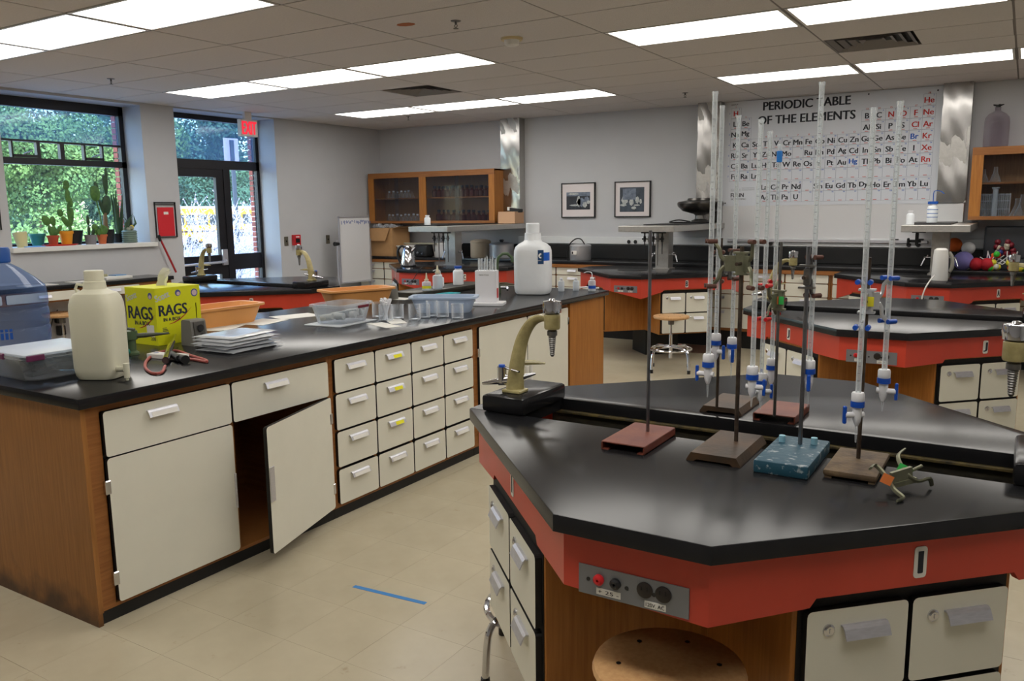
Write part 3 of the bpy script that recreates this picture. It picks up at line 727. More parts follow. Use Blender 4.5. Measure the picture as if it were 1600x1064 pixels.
# ---- glass-fronted wall cabinets
def wall_cab(x0, x1, divs, z0, z1, y0, lab, cx):
    t = thing('wall_cabinet', lab, 'cabinet', (cx, 9.74, z0), 0)
    X = lambda v: v-cx
    yf = y0-9.74; H_ = z1-z0
    q = MB(); q.box(X(x0), X(x0)+.02, yf, 0, 0, H_); q.box(X(x1)-.02, X(x1), yf, 0, 0, H_); q.build('side_panels', M['wood'], t)
    q = MB(); q.box(X(x0), X(x1), yf, 0, H_-.02, H_); q.box(X(x0), X(x1), yf, 0, 0, .02); q.build('top_and_bottom', M['woodh'], t)
    B(X(x0)+.02, X(x1)-.02, -.01, 0, .02, H_-.02).build('back_panel', M['woodin'], t)
    q = MB(); q.box(X(x0), X(x1), yf-.02, yf, H_-.075, H_); q.box(X(x0), X(x1), yf-.02, yf, 0, .035)
    q.build('rail', M['woodh'], t)
    ed = [x0]+[d for dd in divs for d in dd]+[x1]
    for a, b in [(x0, x0+.1)]+divs+[(x1-.09, x1)]: B(X(a), X(b), yf-.021, yf, .035, H_-.075).build('stile', M['wood'], t)
    B(X(x0)+.02, X(x1)-.02, yf+.04, -.01, .345, .363).build('shelf', M['woodh'], t)
    E2 = [x0+.1]+[d for dd in divs for d in dd]+[x1-.09]
    for i in range(0, len(E2), 2):
        m2 = (E2[i]+E2[i+1])/2
        B(X(E2[i]), X(m2)+.03, yf-.008, yf-.004, .035, H_-.075).build('sliding_pane', M['cabglass'], t)
        B(X(m2)-.03, X(E2[i+1]), yf-.015, yf-.011, .035, H_-.075).build('sliding_pane', M['cabglass'], t)
    return t
wall_cab(-8.28, -6.07, [(-7.34, -7.22)], 1.41, 2.13, 9.40, 'oak wall cabinet with sliding glass, in the back left corner of the room', -7.1)
wall_cab(-.49, 1.45, [(.42, .52)], 1.43, 2.13, 9.40, 'oak wall cabinet with sliding glass, at the right edge below the big glass carboy', .5)

# ---- counter under the window
t = tag(MB().box(X0+.002, -7.9, .4, 5.72, .874, ZT, .004, 2).build('window_worktop', M['black']), 'black worktop along the window wall below the plants', 'worktop')
lc = thing('window_cabinet', 'oak framed desk drawers below the window worktop', 'cabinet', (0, 0, 0))
q = MB(); q.box(X0+.01, -7.925, .42, 5.70, .755, .872); q.build('drawer_box', M['woodh'], lc)
q = MB(); q.box(X0+.01, -7.93, 5.45, 5.70, 0, .755); q.build('end_box', M['wood'], lc)
B(X0+.01, -7.93, 1.9, 2.2, 0, .755).build('end_box', M['wood'], lc)
for y, w_ in ((3.35, .56), (3.95, .70), (4.74, .56)): drawer(lc, 0, 0, w_, .085, ((-7.924, y, .772), PI/2), pw=.12, pz=.025)
# ================================================================ BURETTE STANDS ON TABLE I
def zat(x, y, py):
    """height over (x, y) that shows at image row py"""
    k = (532-py)/CF; d0 = Vector((x, y, -CH)); 
    a0, b0 = d0.dot(UP), d0.dot(FW); return (k*b0-a0)/(UP.z-k*FW.z)
GB = 'glass burettes with blue banded stopcocks'
def burette(px, py, pyt, ytop, Y, label, kd=0, band=None, tick=(60, 60, 70)):
    p = on(px, py, 1, Y); x = p.x; z0 = p.z                   # z0: top of the white nut
    zt = zat(x, Y, pyt); zh = zat(x, Y, ytop)
    t = thing('burette', label, 'burette', (x, Y, zt), 0, GB)
    n = z0-zt; H_ = zh-zt
    MB().lathe([(.0068, n-.02), (.0068, H_-.01), (.0082, H_-.006), (.0082, H_), (.006, H_), (.0055, n-.02)], 12, cap=False).build('tube', M['burette'], t)
    q = MB()
    k = 0; z = n+.03
    while z < H_-.06: q.box(-.0035, .0035, -.0074, -.0069, z, z+.0009); z += .018
    q.build('graduations', mat('tick_ink', (90, 88, 96), .5), t)
    MB().lathe([(.0145, n-.022), (.0155, n-.02), (.0155, n-.004), (.0135, n)], 14).build('nut', M['ptfe'], t)
    MB().lathe([(.0165, n-.036), (.0165, n-.0225)], 16).build('collar', M['blue'], t)
    q = MB(); q.lathe([(.004, n-.084), (.0085, n-.074), (.011, n-.06), (.0115, n-.037)], 14)
    c, s = math.cos(kd), math.sin(kd)
    q.cyl((-.016*c, -.016*s, n-.056), (.03*c, .03*s, n-.056), .0072); q.build('stopcock', M['ptfe'], t)
    q = MB(); q.box(-.004, .004, -.005, .005, -.022, .022, .002, mx=Matrix.Translation((.031*c, .031*s, n-.056)) @ Matrix.Rotation(kd, 4, 'Z')); q.build('key', M['blue'], t)
    MB().lathe([(.0015, 0), (.0022, .01), (.0034, n-.085), (.0055, n-.078)], 10).build('tip', M['burette'], t)
    if band: B(-.0075, .0075, -.0076, .0076, H_-.055, H_-.02, .003, 2).build('tape_band', M['blue'] if band == 1 else mat('tape_blue', (36, 130, 220), .6), t)
    return x, Y
b1 = burette(1107, 553, 620, 143, 2.17, 'leftmost glass burette, its blue key pointing left', PI)
b2 = burette(1119, 521, 575, 165, 2.50, 'second burette from the left, right beside a rod', -.4)
b3 = burette(1144, 527, 590, 180, 2.62, 'third burette from the left, behind the tall clamp rod', -1.2)
b4 = burette(1176, 572, 636, 186, 2.16, 'burette held by the right wing of the green butterfly clamp', .1)
b5 = burette(1190, 583, 640, 205, 2.47, 'burette with red clamp rollers on its left, just right of the butterfly clamp', .5)
b6 = burette(1206, 560, 620, 225, 2.62, 'shorter burette with bright blue tape near its top', PI+.4, 2)
b7 = burette(1265, 563, 636, 128, 2.25, 'tallest burette, in front of the poster title, held by a rusty clamp', -PI/2+.2)
b8 = burette(1341, 613, 691, 168, 2.12, 'burette over the rusty brown stand, in the blue tipped clamp', PI+.6)
b9 = burette(1382, 577, 642, 158, 2.27, 'rightmost glass burette, in the blue tipped clamp', 0)

def stand(cx, cy, w, l, h, m, rodpx, ytop, rm, label, style=0, rr=.0048, pegs=False, rot=0):
    t = thing('burette_stand', label, 'stand', (cx, cy, ZT), rot, 'iron burette stands on the nearest table')
    q = MB(); w2, l2 = w/2, l/2
    if style == 0:   # folded channel, open at the front
        q.box(-w2, w2, -l2, l2, h-.004, h, .0015); q.box(-w2, -w2+.004, -l2, l2, 0, h-.004); q.box(w2-.004, w2, -l2, l2, 0, h-.004)
        q.box(-w2, -w2+.022, -l2, l2, 0, .003); q.box(w2-.022, w2, -l2, l2, 0, .003)
    elif style == 1: # flared cast foot
        f = .012
        P = [(-w2, 0), (-w2+.02, 0), (-w2+.028, .006), (w2-.028, .006), (w2-.02, 0), (w2, 0), (w2, .004), (w2-f, h), (-w2+f, h), (-w2, .004)]; n = len(P)
        q.add([(a, -l2, b) for a, b in P]+[(a, l2, b) for a, b in P], [tuple(range(n)), tuple(range(2*n-1, n-1, -1))]+[(i, n+i, n+(i+1) % n, (i+1) % n) for i in range(n)])
    else: q.box(-w2, w2, -l2, l2, .006 if style == 2 else 0, h, .005, 2)
    if style == 2:
        for a in (-1, 1):
            for b in (-1, 1): q.box(a*(w2-.012)-.008, a*(w2-.012)+.008, b*(l2-.012)-.008, b*(l2-.012)+.008, 0, .008)
    q.build('base', m, t)
    p = on(*rodpx, 2, ZT+h); dx, dy = p.x-cx, p.y-cy; c, s = math.cos(-rot), math.sin(-rot)
    dx, dy = dx*c-dy*s, dx*s+dy*c
    zt = zat(p.x, p.y, ytop)-ZT
    MB().cyl((dx, dy, h-.002), (dx, dy, zt), rr, seg=12).build('rod', rm, t)
    if pegs:
        for (qx, qy) in ((1222, 690), (1272, 694)):
            g = on(qx, qy, 2, ZT+h); MB().cyl((g.x-cx, g.y-cy, h-.002), (g.x-cx, g.y-cy, h+.018), .0085, seg=14).build('peg', mat('peg_blue', (132, 178, 196), .5), t)
    return p
mr = mat('oxide_red_paint', (100, 46, 40), .5, c2=(122, 66, 44), vs=9, bump=.1)
mb_ = mat('rusty_brown', (50, 43, 36), .5, c2=(84, 60, 38), vs=7, bump=.25)
mbl = mat('chipped_blue_paint', (150, 160, 164), .5, c2=(34, 76, 94), vs=34, bump=.3, sx=(1, 1.3, 1))
mbl.node_tree.nodes['Color Ramp'].color_ramp.elements[0].position = .57; mbl.node_tree.nodes['Color Ramp'].color_ramp.elements[1].position = .64
mrs = mat('flaking_rust', (64, 50, 40), .7, c2=(112, 92, 66), vs=18, bump=.6)
r1 = stand(-.905, 2.15, .13, .235, .024, mr, (1012, 674), 360, M['zinc'], 'empty stand with a smooth dark red base, no burette', 0)
r2 = stand(-.655, 2.178, .145, .255, .024, mb_, (1150, 689), 385, M['rust'], 'stand with brown base whose rod carries the green butterfly clamp', 1, .0058)
r3 = stand(-.478, 2.17, .135, .27, .034, mbl, (1250, 694), 385, M['zinc'], 'stand with a thick chipped blue base and two blue pegs', 3, .0058, True)
r4 = stand(-.322, 2.19, .125, .225, .022, mrs, (1341, 716), 402, M['rust'], 'stand with flaking rusty base beside the loose clamp', 2, .0052)
r5 = stand(-.805, 2.69, .14, .21, .022, mb_, (1120, 636), 372, M['rust'], 'brown based stand on the far half, left of the dark red one', 1)
r6 = stand(-.627, 2.66, .13, .2, .024, mr, (1210, 649), 378, M['iron'], 'dark red based stand on the far half of the table', 0)

def bar(q, a, b, w, th):
    """flat strip from a to b: w tall (z), th thick"""
    a, b = Vector(a), Vector(b); d = (b-a); L = d.length; x = d.normalized(); up = Vector((0, 0, 1))
    if abs(x.z) > .9: up = Vector((0, 1, 0))
    y = up.cross(x).normalized(); z = x.cross(y)
    mx = Matrix((x, y, z)).transposed().to_4x4(); mx.translation = a
    q.box(0, L, -th/2, th/2, -w/2, w/2, mx=mx)
def clamp(rod, bs, z, label, m, rm, hh=.052, screw=True, stick=None, small=False):
    t = thing('burette_clamp', label, 'clamp', (rod[0], rod[1], z), 0, 'burette clamps on rods')
    q = MB(); q.box(-.014 if not small else -.008, .014 if not small else .008, -.012, .012, -.028 if not small else -.022, .028 if not small else .022, .002); q.box(-.02, .02, -.014, .01, .026, .031); q.box(-.02, .02, -.014, .01, -.031, -.026)
    q.build('boss', m, t)
    if screw: MB().cyl((0, -.012, 0), (0, -.045, 0), .005).build('thumb_screw', M['rust'], t)
    for bx, by in bs:
        d = Vector((bx-rod[0], by-rod[1], 0)); L = d.length; u = d.normalized(); n = Vector((-u.y, u.x, 0))
        k = u*(L*.55); q = MB()
        bar(q, u*.012, k, .042, .006)
        for s in (-1, 1):
            P = [k+Vector((0, 0, s*.008)), u*(L*.68)+Vector((0, 0, s*.02)), u*(L*.74)+Vector((0, 0, s*.04)), u*(L-.006)+Vector((0, 0, s*hh))-n*.008]
            q.tube(smoothpath(P, 3), .006, 6, flat=.45)
        q.build('wing', m, t)
        for s in (-1, 1):
            for e_ in (-1, 1): c = u*(L-.001)+Vector((0, 0, s*hh)); MB().cyl(c+n*.014*e_-u*.012, c+n*.014*e_+u*.014, .0062, seg=10).build('roller', rm, t)
    if stick: 
        for i, (cc) in enumerate(stick): B(-.012+.016*i, .002+.016*i, -.0165, -.0145, -.012, .012).build('sticker', cc, t)
    return t
brn = mat('brown_rubber', (92, 58, 48), .7)
sg, so_, sp_, sy_ = mat('sticker_green', (66, 200, 96), .6), mat('sticker_orange', (228, 128, 66), .6), mat('sticker_pink', (226, 70, 140), .6), mat('sticker_yellow', (232, 220, 50), .6)
clamp(r2, [b1, b4], 1.432, 'grey-green butterfly clamp with brown tips on the tall brown rod', M['clampg'], brn, .06)
clamp(r5, [b2, b3], 1.40, 'dull iron clamp on the far rod behind the butterfly clamp', M['iron'], brn, .045)
clamp(r6, [b5, b6], 1.30, 'burette clamp with red rollers and a green sticker', M['clampg'], M['redp'], .05, False, [so_, sg])
clamp(r3, [b7], 1.40, 'single sided rusty burette clamp on the blue stand', M['iron'], brn, .05, small=True)
clamp(r4, [b8, b9], 1.345, 'polished clamp with blue rollers and pink and yellow stickers', mat('polished', (205, 206, 210), .3, .6), M['blue'], .055, True, [sp_, sy_])
# loose clamp lying on the table
t = thing('burette_clamp', 'loose burette clamp lying on the near table with green and orange stickers', 'clamp', (-.17, 2.17, ZT))
O = Vector((-.17, 2.17, ZT)); g = lambda px, py, z: on(px, py, 2, ZT+z)-O
q = MB(); q.tube(smoothpath([g(1413, 702, .075), g(1403, 712, .07), g(1408, 728, .055), g(1418, 742, .04), g(1434, 752, .024), g(1452, 748, .03), g(1456, 758, .008)], 3), .006, 6, flat=.5); q.build('wing', M['clampg'], t)
q = MB(); q.tube(smoothpath([g(1360, 732, .06), g(1368, 727, .06), g(1385, 745, .04), g(1397, 765, .02), g(1412, 778, .008), g(1402, 782, .006)], 3), .006, 6, flat=.5); q.build('wing', M['clampg'], t)
q = MB(); bar(q, g(1392, 748, .036), g(1424, 738, .044), .03, .008); bar(q, g(1393, 757, .02), g(1428, 748, .026), .012, .02); q.cyl(g(1425, 735, .045), g(1440, 728, .05), .004); q.build('boss', M['clampg'], t)
def stk(px, py, z, w, m):
    c = g(px, py, z); v = (Vector((0, 0, CH))-(c+O)).normalized(); r_ = v.cross(Vector((0, 0, 1))).normalized()*-1; u_ = Vector((0, 0, 1))
    a = (r_*.9+Vector((0, 0, -.35))).normalized()*w; b = (Vector((0, 0, .9))+r_*.35).normalized()*w; e = v*.006
    q = MB(); q.add([c+e-a-b, c+e+a-b, c+e+a+b, c+e-a+b, c-a-b, c+a-b, c+a+b, c-a+b], [(0, 1, 2, 3), (7, 6, 5, 4), (0, 4, 5, 1), (1, 5, 6, 2), (2, 6, 7, 3), (3, 7, 4, 0)]); q.build('sticker', m, t)
stk(1412, 736, .044, .015, sg); stk(1386, 749, .042, .012, so_)

# ---- lab taps on the black blocks
def faucet(x, y, rz, label, z=.972, side=1):
    t = thing('lab_tap', label, 'tap', (x, y, z), rz, 'cream lab taps on the octagonal tables')
    q = MB(); pts = smoothpath([(0, 0, .0), (.004, 0, .05), (.014, 0, .12), (.034, 0, .19), (.066, 0, .24), (.10, 0, .258), (.128, 0, .256)], 4)
    n = len(pts); q.tube(pts, .03, 12, [(.034-.021*(i/(n-1))**.8) for i in range(n)], flat=.62)
    q.box(-.036, .036, -.03, .03, 0, .012, .003); q.build('tap_body', M['beige'], t)
    MB().lathe([(.024, .225), (.0265, .23), (.0265, .272), (.024, .275)], 18, Matrix.Translation((.145, 0, 0))).build('spout_sleeve', M['beige'], t)
    MB().lathe([(.02, .275), (.03, .279), (.0315, .30), (.03, .316), (.012, .319), (.010, .324), (0, .325)], 20, Matrix.Translation((.145, 0, 0))).build('tap_handle', M['chrome'], t)
    pr = [(.004, .134)]; z_ = .138
    while z_ < .2: pr += [(.006+.006*(z_-.134)/.07, z_), (.0078+.006*(z_-.134)/.07, z_+.003), (.006+.006*(z_-.134)/.07, z_+.0065)]; z_ += .0065
    pr += [(.0165, .204), (.0165, .218), (.011, .225)]
    MB().lathe(pr, 14, Matrix.Translation((.145, 0, 0))).build('hose_nozzle', M['iron'], t)
    q = MB(); q.cyl((-.02, 0, .04), (-.058, -.012*side, .034), .0185, .015); q.cyl((-.058, -.012*side, .034), (-.112, -.03*side, .024), .0115, .0045); q.cyl((.02, .015, .05), (.058, .04, .062), .010, .004); q.build('needle_nozzle', M['chrome'], t)
    q = MB(); q.cyl((-.045, -.01, .03), (-.045, -.01, .085), .015, .016); q.cyl((-.03, -.01, .082), (.035, -.03, .078), .0045, .0035); q.build('side_valve', M['chrome'], t)
    MB().cyl((-.045, -.01, .085), (-.045, -.01, .092), .011, seg=14).build('valve_cap', M['blue'], t)
    MB().tube([(.02, .02, .1), (.05, .04, .1), (.09, .05, .098)], .006, 8, [.01, .008, .003]).build('rest_peg', M['beige'], t)
    return t
F0 = faucet(-1.43, 2.32, 0, 'cream lab tap with chrome cap, nearest left, on the black block of table I')
def fdup(x, y, rz, lab): dup(F0, (x, y, .972), rz, lab)
fdup(.145, 2.36, PI, 'cream lab tap at the picture\'s right edge, the nearest right-hand one')
fdup(-1.43, 5.6, 0, 'cream lab tap at the left end of table J, behind the burettes')
fdup(.105, 5.6, PI, 'cream lab tap at the right end of table J')
fdup(-6.985, 5.37, 0, 'cream lab tap on the left end of table D, against the glass door')
fdup(-5.455, 5.37, PI, 'cream lab tap on the right end of table D, near the fire alarm')

# ---- stools
def stool(x, y, label, rz=0, h=.545):
    t = thing('lab_stool', label, 'stool', (x, y, 0), rz, 'round wooden lab stools')
    MB().lathe([(.14, h-.034), (.168, h-.028), (.176, h-.014), (.172, h-.003), (.16, h), (0, h)], 40).build('seat', M['wood2'], t)
    q = MB()
    for k in range(6): a = k*PI/3+.3; q.cyl((.115*math.cos(a), .115*math.sin(a), h-.001), (.115*math.cos(a), .115*math.sin(a), h+.0008), .006, seg=10)
    q.build('screws', M['edge'], t)
    q = MB(); q.lathe([(.07, h-.04), (.03, h-.05), (.028, h-.09), (0, h-.09)], 16); q.build('hub', M['iron'], t)
    q = MB(); q.cyl((0, 0, .12), (0, 0, h-.19), .018); q.cyl((0, 0, h-.2), (0, 0, h-.05), .010); q.build('column', M['chrome'], t)
    R = .2; ring = [(R*math.cos(a), R*math.sin(a), .215) for a in np.linspace(0, 2*PI, 33)]
    MB().tube(ring, .011, 8).build('foot_ring', M['chrome'], t)
    for k in range(4):
        a = PI/4+k*PI/2; c, s = math.cos(a), math.sin(a)
        P = smoothpath([(0, 0, .235), (.12*c, .12*s, .236), (.195*c, .195*s, .225), (.235*c, .235*s, .18), (.25*c, .25*s, .03)], 4)
        lg = MB().tube(P, .0125, 8).build('leg', M['chrome'], t)
        MB().cyl((.25*c, .25*s, 0), (.2505*c, .2505*s, .035), .016, seg=10).build('rubber_foot', M['dark'], lg)
    return t
s0 = stool(-.625, 1.675, 'round wooden stool seat cut off by the bottom of the picture', .2)
dup(s0, (-2.88, 7.6, 0), .35, 'round wooden stool with chrome footring in front of table B')
dup(s0, (-1.335, 2.34, 0), .40, 'stool tucked under the left tip of table I, only a chrome leg in view')
dup(s0, (-8.0, 4.5, 0), .1, 'brown stool pushed under the window worktop', None, (1, 1, 1.17))
# ================================================================ THINGS ON THE ISLAND
def top(px, py, z=ZT): return on(px, py, 2, z)
# big blue water jug
jx, jy = -4.02, 1.98
t = thing('water_jug', 'large blue water cooler jug at the left edge of the picture', 'water jug', (jx, jy, ZT))
MB().lathe([(.10, 0), (.185, .01), (.195, .03), (.192, .09), (.196, .10), (.196, .15), (.19, .162), (.196, .175), (.196, .235), (.19, .247), (.196, .26), (.196, .30), (.19, .345), (.15, .385), (.09, .43), (.058, .45), (.052, .46), (.052, .48)], 40, cap=False).build('bottle', M['jug'], t)
MB().lathe([(.056, .455), (.06, .46), (.06, .515), (.055, .525), (0, .525)], 28).build('cap', M['capblue'], t)
q = MB()
for k, (h, w_) in enumerate(((.012, .15), (.03, .2), (.01, .13))):
    for i in range(10):
        a = -1.15+.09*i; b = a+.06; z = .175-.035*k-.02
        q.add([(.1975*math.cos(a), .1975*math.sin(a), z), (.1975*math.cos(b), .1975*math.sin(b), z), (.1975*math.cos(b), .1975*math.sin(b), z+h), (.1975*math.cos(a), .1975*math.sin(a), z+h)], [(0, 1, 2, 3)])
q.build('printed_label', M['inkb'], t)

def tub(q, w, l, h, taper=.86, th=.004, rim=.012, z=0, pw=6):
    """open rectangular tub, wider at the top, with a rolled rim"""
    w2, l2 = w/2, l/2; seg = 28; k = taper
    P = [(k, z), (k+.01, z+.003), (1, z+h-rim), (1, z+h-rim), (1+rim/w2*.9, z+h-rim), (1+rim/w2*.9, z+h), (1-th/w2, z+h), (k-th/w2, z+th), (.001, z+th)]
    v = []; f = []
    for r, zz in P:
        for i in range(seg*2):
            a = 2*PI*i/(seg*2); c, s = math.cos(a), math.sin(a); d = (abs(c)**pw+abs(s)**pw)**(-1/pw)
            v.append((c*d*w2*r, s*d*(l2*r if r > .5 else .001), zz))
    N = seg*2
    for i in range(len(P)-1):
        for j in range(N): f.append((i*N+j, i*N+(j+1) % N, (i+1)*N+(j+1) % N, (i+1)*N+j))
    f.append(tuple(range(N-1, -1, -1))); f.append(tuple((len(P)-1)*N+j for j in range(N)))
    return q.add(v, f, True)

# clear tub with purple clips by the jug
t = thing('storage_box', 'clear lidded storage tub with purple clips, full of grey things, by the water jug', 'storage box', (-3.53, 1.90, ZT), .0)
tub(MB(), .33, .34, .105, .86).build('tub', M['plast'], t)
B(-.172, .172, -.178, .178, .104, .116, .005, 2).build('lid', M['frost'], t)
B(.166, .18, -.172, -.10, .088, .112, .003).build('clip', mat('purple_plastic', (110, 46, 86), .4), t)
B(-.04, .02, -.187, -.174, .088, .112, .003).build('clip', mat('purple_plastic', (110, 46, 86), .4), t)
q = MB()
for _ in range(26): q.tube(smoothpath([(rnd(-.12, .12), rnd(-.13, .13), rnd(.012, .085)) for _ in range(4)], 3), .011, 6)
stuff(q.build('grey_tubing', mat('grey_blue', (84, 98, 102), .5, var=.2), t))

# milky carboy with spigot
def carboy(x, y, z, w, d, prof, m, lab, rz=0, nm='carboy', pw=4.5, cap=None):
    t = thing(nm, lab, 'carboy', (x, y, z), rz)
    # body squared below, neck round
    seg = 40; v = []; f = []
    for r, zz, sq in prof:
        p = 2+(pw-2)*sq
        for i in range(seg):
            a = 2*PI*i/seg; c, s = math.cos(a), math.sin(a); k = (abs(c)**p+abs(s)**p)**(-1/p)
            dd = sq*(d/w)+(1-sq); v.append((c*k*r, s*k*r*dd, zz))
    for i in range(len(prof)-1):
        for j in range(seg): f.append((i*seg+j, i*seg+(j+1) % seg, (i+1)*seg+(j+1) % seg, (i+1)*seg+j))
    f.append(tuple(range(seg-1, -1, -1))); f.append(tuple((len(prof)-1)*seg+j for j in range(seg)))
    MB().add(v, f, True).build('bottle', m, t)
    return t
t = carboy(-3.215, 1.955, ZT, .29, .25, [(.062, 0, 1), (.078, .004, 1), (.087, .02, 1), (.092, .05, 1), (.093, .28, 1), (.091, .31, 1), (.085, .335, .9), (.075, .352, .6), (.055, .362, .2), (.045, .37, 0), (.042, .39, 0), (.042, .40, 0), (.037, .402, 0), (.037, .442, 0), (.033, .445, 0)], M['hdpe'],
           'milky white carboy with a spigot at the near end of the island', math.radians(28))
q = MB(); q.tube([(-.05, 0, .385), (-.075, 0, .388), (-.083, 0, .37), (-.075, 0, .35), (-.06, 0, .352)], .006, 8); q.build('handle', M['hdpe'], t)
q = MB(); q.cyl((.08, -.04, .045), (.13, -.055, .047), .013); q.cyl((.135, -.056, .01), (.135, -.056, .07), .011, .013); q.cyl((.135, -.056, .0), (.135, -.056, .012), .006); q.build('spigot', M['hdpe'], t)

# yellow rag box (front face -Y, side face +X)
t = thing('rag_box', 'yellow cardboard box of rags with a white rag sticking out', 'box', (-3.98, 2.58, ZT))
yel = mat('yellow_card', (222, 224, 24), .45, var=.02)
B(0, .25, 0, .27, 0, .295, .001).build('carton', yel, t)
q = MB(); text(q, 'RAGS', (.122, -.0012, .165), (1, 0, 0), (0, 0, 1), h=.066, w=.20, bold=.03); text(q, 'IN A BOX', (.13, -.0012, .112), (1, 0, 0), (0, 0, 1), h=.022, w=.12, bold=.03)
text(q, 'RAGS', (.2512, .10, .178), (0, 1, 0), (0, 0, 1), h=.056, w=.165, bold=.03); text(q, 'IN A BOX', (.2512, .09, .13), (0, 1, 0), (0, 0, 1), h=.018, w=.1, bold=.03)
text(q, '200', (.215, -.0012, .035), (1, 0, 0), (0, 0, 1), h=.018, w=.04)
for k in range(5): q.box(.2505, .2512, .03, .07-.004*k, .055+.008*k, .058+.008*k); q.box(.2505, .2512, .238, .242, .03, .20)
q.build('lettering', mat('navy_print', (40, 48, 66), .5), t)
q = MB()
for face in (0, 1):
    pts = []
    for i in range(9):
        u = i/8; pts.append((.10+.14*u, .085+.075*u*u))
    for i in range(8):
        (a, b), (c, d) = pts[i], pts[i+1]; w1, w2 = .006*math.sin(PI*i/8)+.001, .006*math.sin(PI*(i+1)/8)+.001
        if face == 0: q.add([(a, -.0013, b), (c, -.0013, d), (c, -.0013, d+w2), (a, -.0013, b+w1)], [(0, 1, 2, 3)])
        else: q.add([(.2513, a-.03, b+.02), (.2513, c-.03, d+.02), (.2513, c-.03, d+w2+.02), (.2513, a-.03, b+w1+.02)], [(0, 1, 2, 3)])
q.build('red_swoosh', M['inkr'], t)
def disc(q, o, r, ax, e=.0): 
    mx = Matrix.Translation(o) @ (Matrix.Rotation(PI/2, 4, 'X') if ax == 'y' else Matrix.Rotation(PI/2, 4, 'Y'))
    return q.lathe([(r, 0), (r, .0006+e)], 18, mx)
q = MB(); disc(q, (.21, 0, .255), .017, 'y'); disc(q, (.25, .135, .262), .017, 'x'); disc(q, (.25, .235, .255), .021, 'x'); q.build('badge', mat('badge_blue', (84, 92, 150), .5), t)
q = MB(); disc(q, (.21, -.0008, .25), .010, 'y'); disc(q, (.2508, .137, .258), .010, 'x'); disc(q, (.2508, .235, .255), .015, 'x'); q.build('badge_centre', mat('badge_white', (214, 190, 196), .5), t)
q = MB(); text(q, 'Scott', (.055, -.0014, .248), (.96, 0, .28), (-.28, 0, .96), h=.034, w=.09, bold=.05); text(q, 'Scott', (.2514, .04, .252), (0, .96, .28), (0, -.28, .96), h=.034, w=.085, bold=.05); q.build('script_lettering', mat('silver_print', (196, 200, 196), .4), t)
B(.165, .225, -.0012, -.0002, .045, .105).build('printed_rag', M['paper'], t)
q = MB(); v = []
for j in range(7):
    for i in range(6):
        u, w_ = i/5-.5, j/6
        v.append((.12+u*.075*(1-.3*w_)+.035*w_, .135+.02*math.sin(u*7+w_*3)+.02*w_, .295+.085*w_-.02*w_*u))
q.add(v, [(j*6+i, j*6+i+1, (j+1)*6+i+1, (j+1)*6+i) for j in range(6) for i in range(5)], True); q.build('rag', M['paper'], t)

# grey pedestal outlet
t = thing('pedestal_outlet', 'grey sloped pedestal outlet box in front of the rag box', 'outlet', tuple(top(296, 541)+Vector((-.02, .05, 0))), 0)
t.location.z = ZT
q = MB(); P = [(-.05, 0), (.05, 0), (.034, .125), (.026, .132), (-.03, .132), (-.04, .125)]
q.add([(x, -.045, z) for x, z in P]+[(x, .045, z) for x, z in P], [tuple(range(6)), tuple(range(11, 5, -1))]+[(i, 6+i, 6+(i+1) % 6, (i+1) % 6) for i in range(6)]); q.build('housing', M['greyp'], t)
B(.030, .050, -.032, .032, .02, .118, .002, mx=Matrix.Translation((.008, 0, 0)) @ Matrix.Rotation(-.127, 4, 'Y')).build('plate', mat('dark_grey', (82, 80, 76), .5), t)
for z in (.045, .09): MB().cyl((.045-(z-.045)*.13+.012, 0, z), (.0475-(z-.045)*.13+.014, 0, z+.0003), .018, seg=16).build('receptacle', M['dark'], t)
# grey-green gas turret with nozzle
t = thing('gas_turret', 'grey-green gas turret with a pointed nozzle behind the milky carboy', 'gas tap', (-3.62, 2.36, ZT))
q = MB(); q.lathe([(.032, 0), (.032, .01), (.02, .02), (.02, .07), (.03, .075), (.03, .115), (.02, .12), (0, .12)], 16); q.build('turret_body', M['green'], t)
q = MB(); q.cyl((0, 0, .09), (.05, .05, .092), .012); q.cyl((.05, .05, .092), (.12, .12, .096), .011, .004); q.build('nozzle', mat('turret_grey', (92, 96, 84), .5, .4), t)
q = MB(); q.box(-.035, .03, -.008, .008, .115, .13, .003); q.build('handle', mat('turret_grey', (92, 96, 84), .5, .4), t)
MB().cyl((.012, -.026, .02), (.012, -.034, .02), .013, seg=12).build('teal_tag', mat('teal_tape', (34, 132, 118), .6), t)
# bunsen burner lying with its red hose
bc = top(258, 560)
t = thing('bunsen_burner', 'small silver bunsen burner tipped over with a looped red hose', 'burner', (bc.x, bc.y, ZT))
L = lambda px, py, z: tuple(top(px, py, ZT+z)-Vector((bc.x, bc.y, ZT)))
q = MB(); q.cyl(L(259, 563, .02), L(267, 540, .035), .016, .015); q.cyl(L(267, 540, .035), L(270, 534, .038), .010, .012); q.cyl(L(269, 535, .038), L(277, 517, .05), .006, .005); q.build('barrel', M['chrome'], t)
q = MB(); q.cyl(L(268, 553, .022), L(280, 560, .02), .015); q.cyl(L(276, 556, .02), L(290, 562, .02), .012, .02); q.build('base', M['dark'], t)
q = MB(); q.tube(smoothpath([L(258, 572, .012), L(252, 582, .008), L(238, 583, .007), L(227, 574, .007), L(231, 561, .007), L(250, 550, .007), L(275, 548, .009), L(300, 556, .007), L(320, 562, .007), L(322, 565, .007), L(305, 562, .007), L(290, 560, .008)], 4), .0065, 8); q.build('hose', mat('red_hose', (172, 84, 76), .45), t)
tag(B(-.10, .10, -.03, .03, 0, .022, .002).build('card_carton', M['paper'], None, (top(252, 563).x-.02, top(252, 563).y+.05, ZT), math.radians(10)), 'flat white carton with a blue logo beneath the red hose', 'carton')
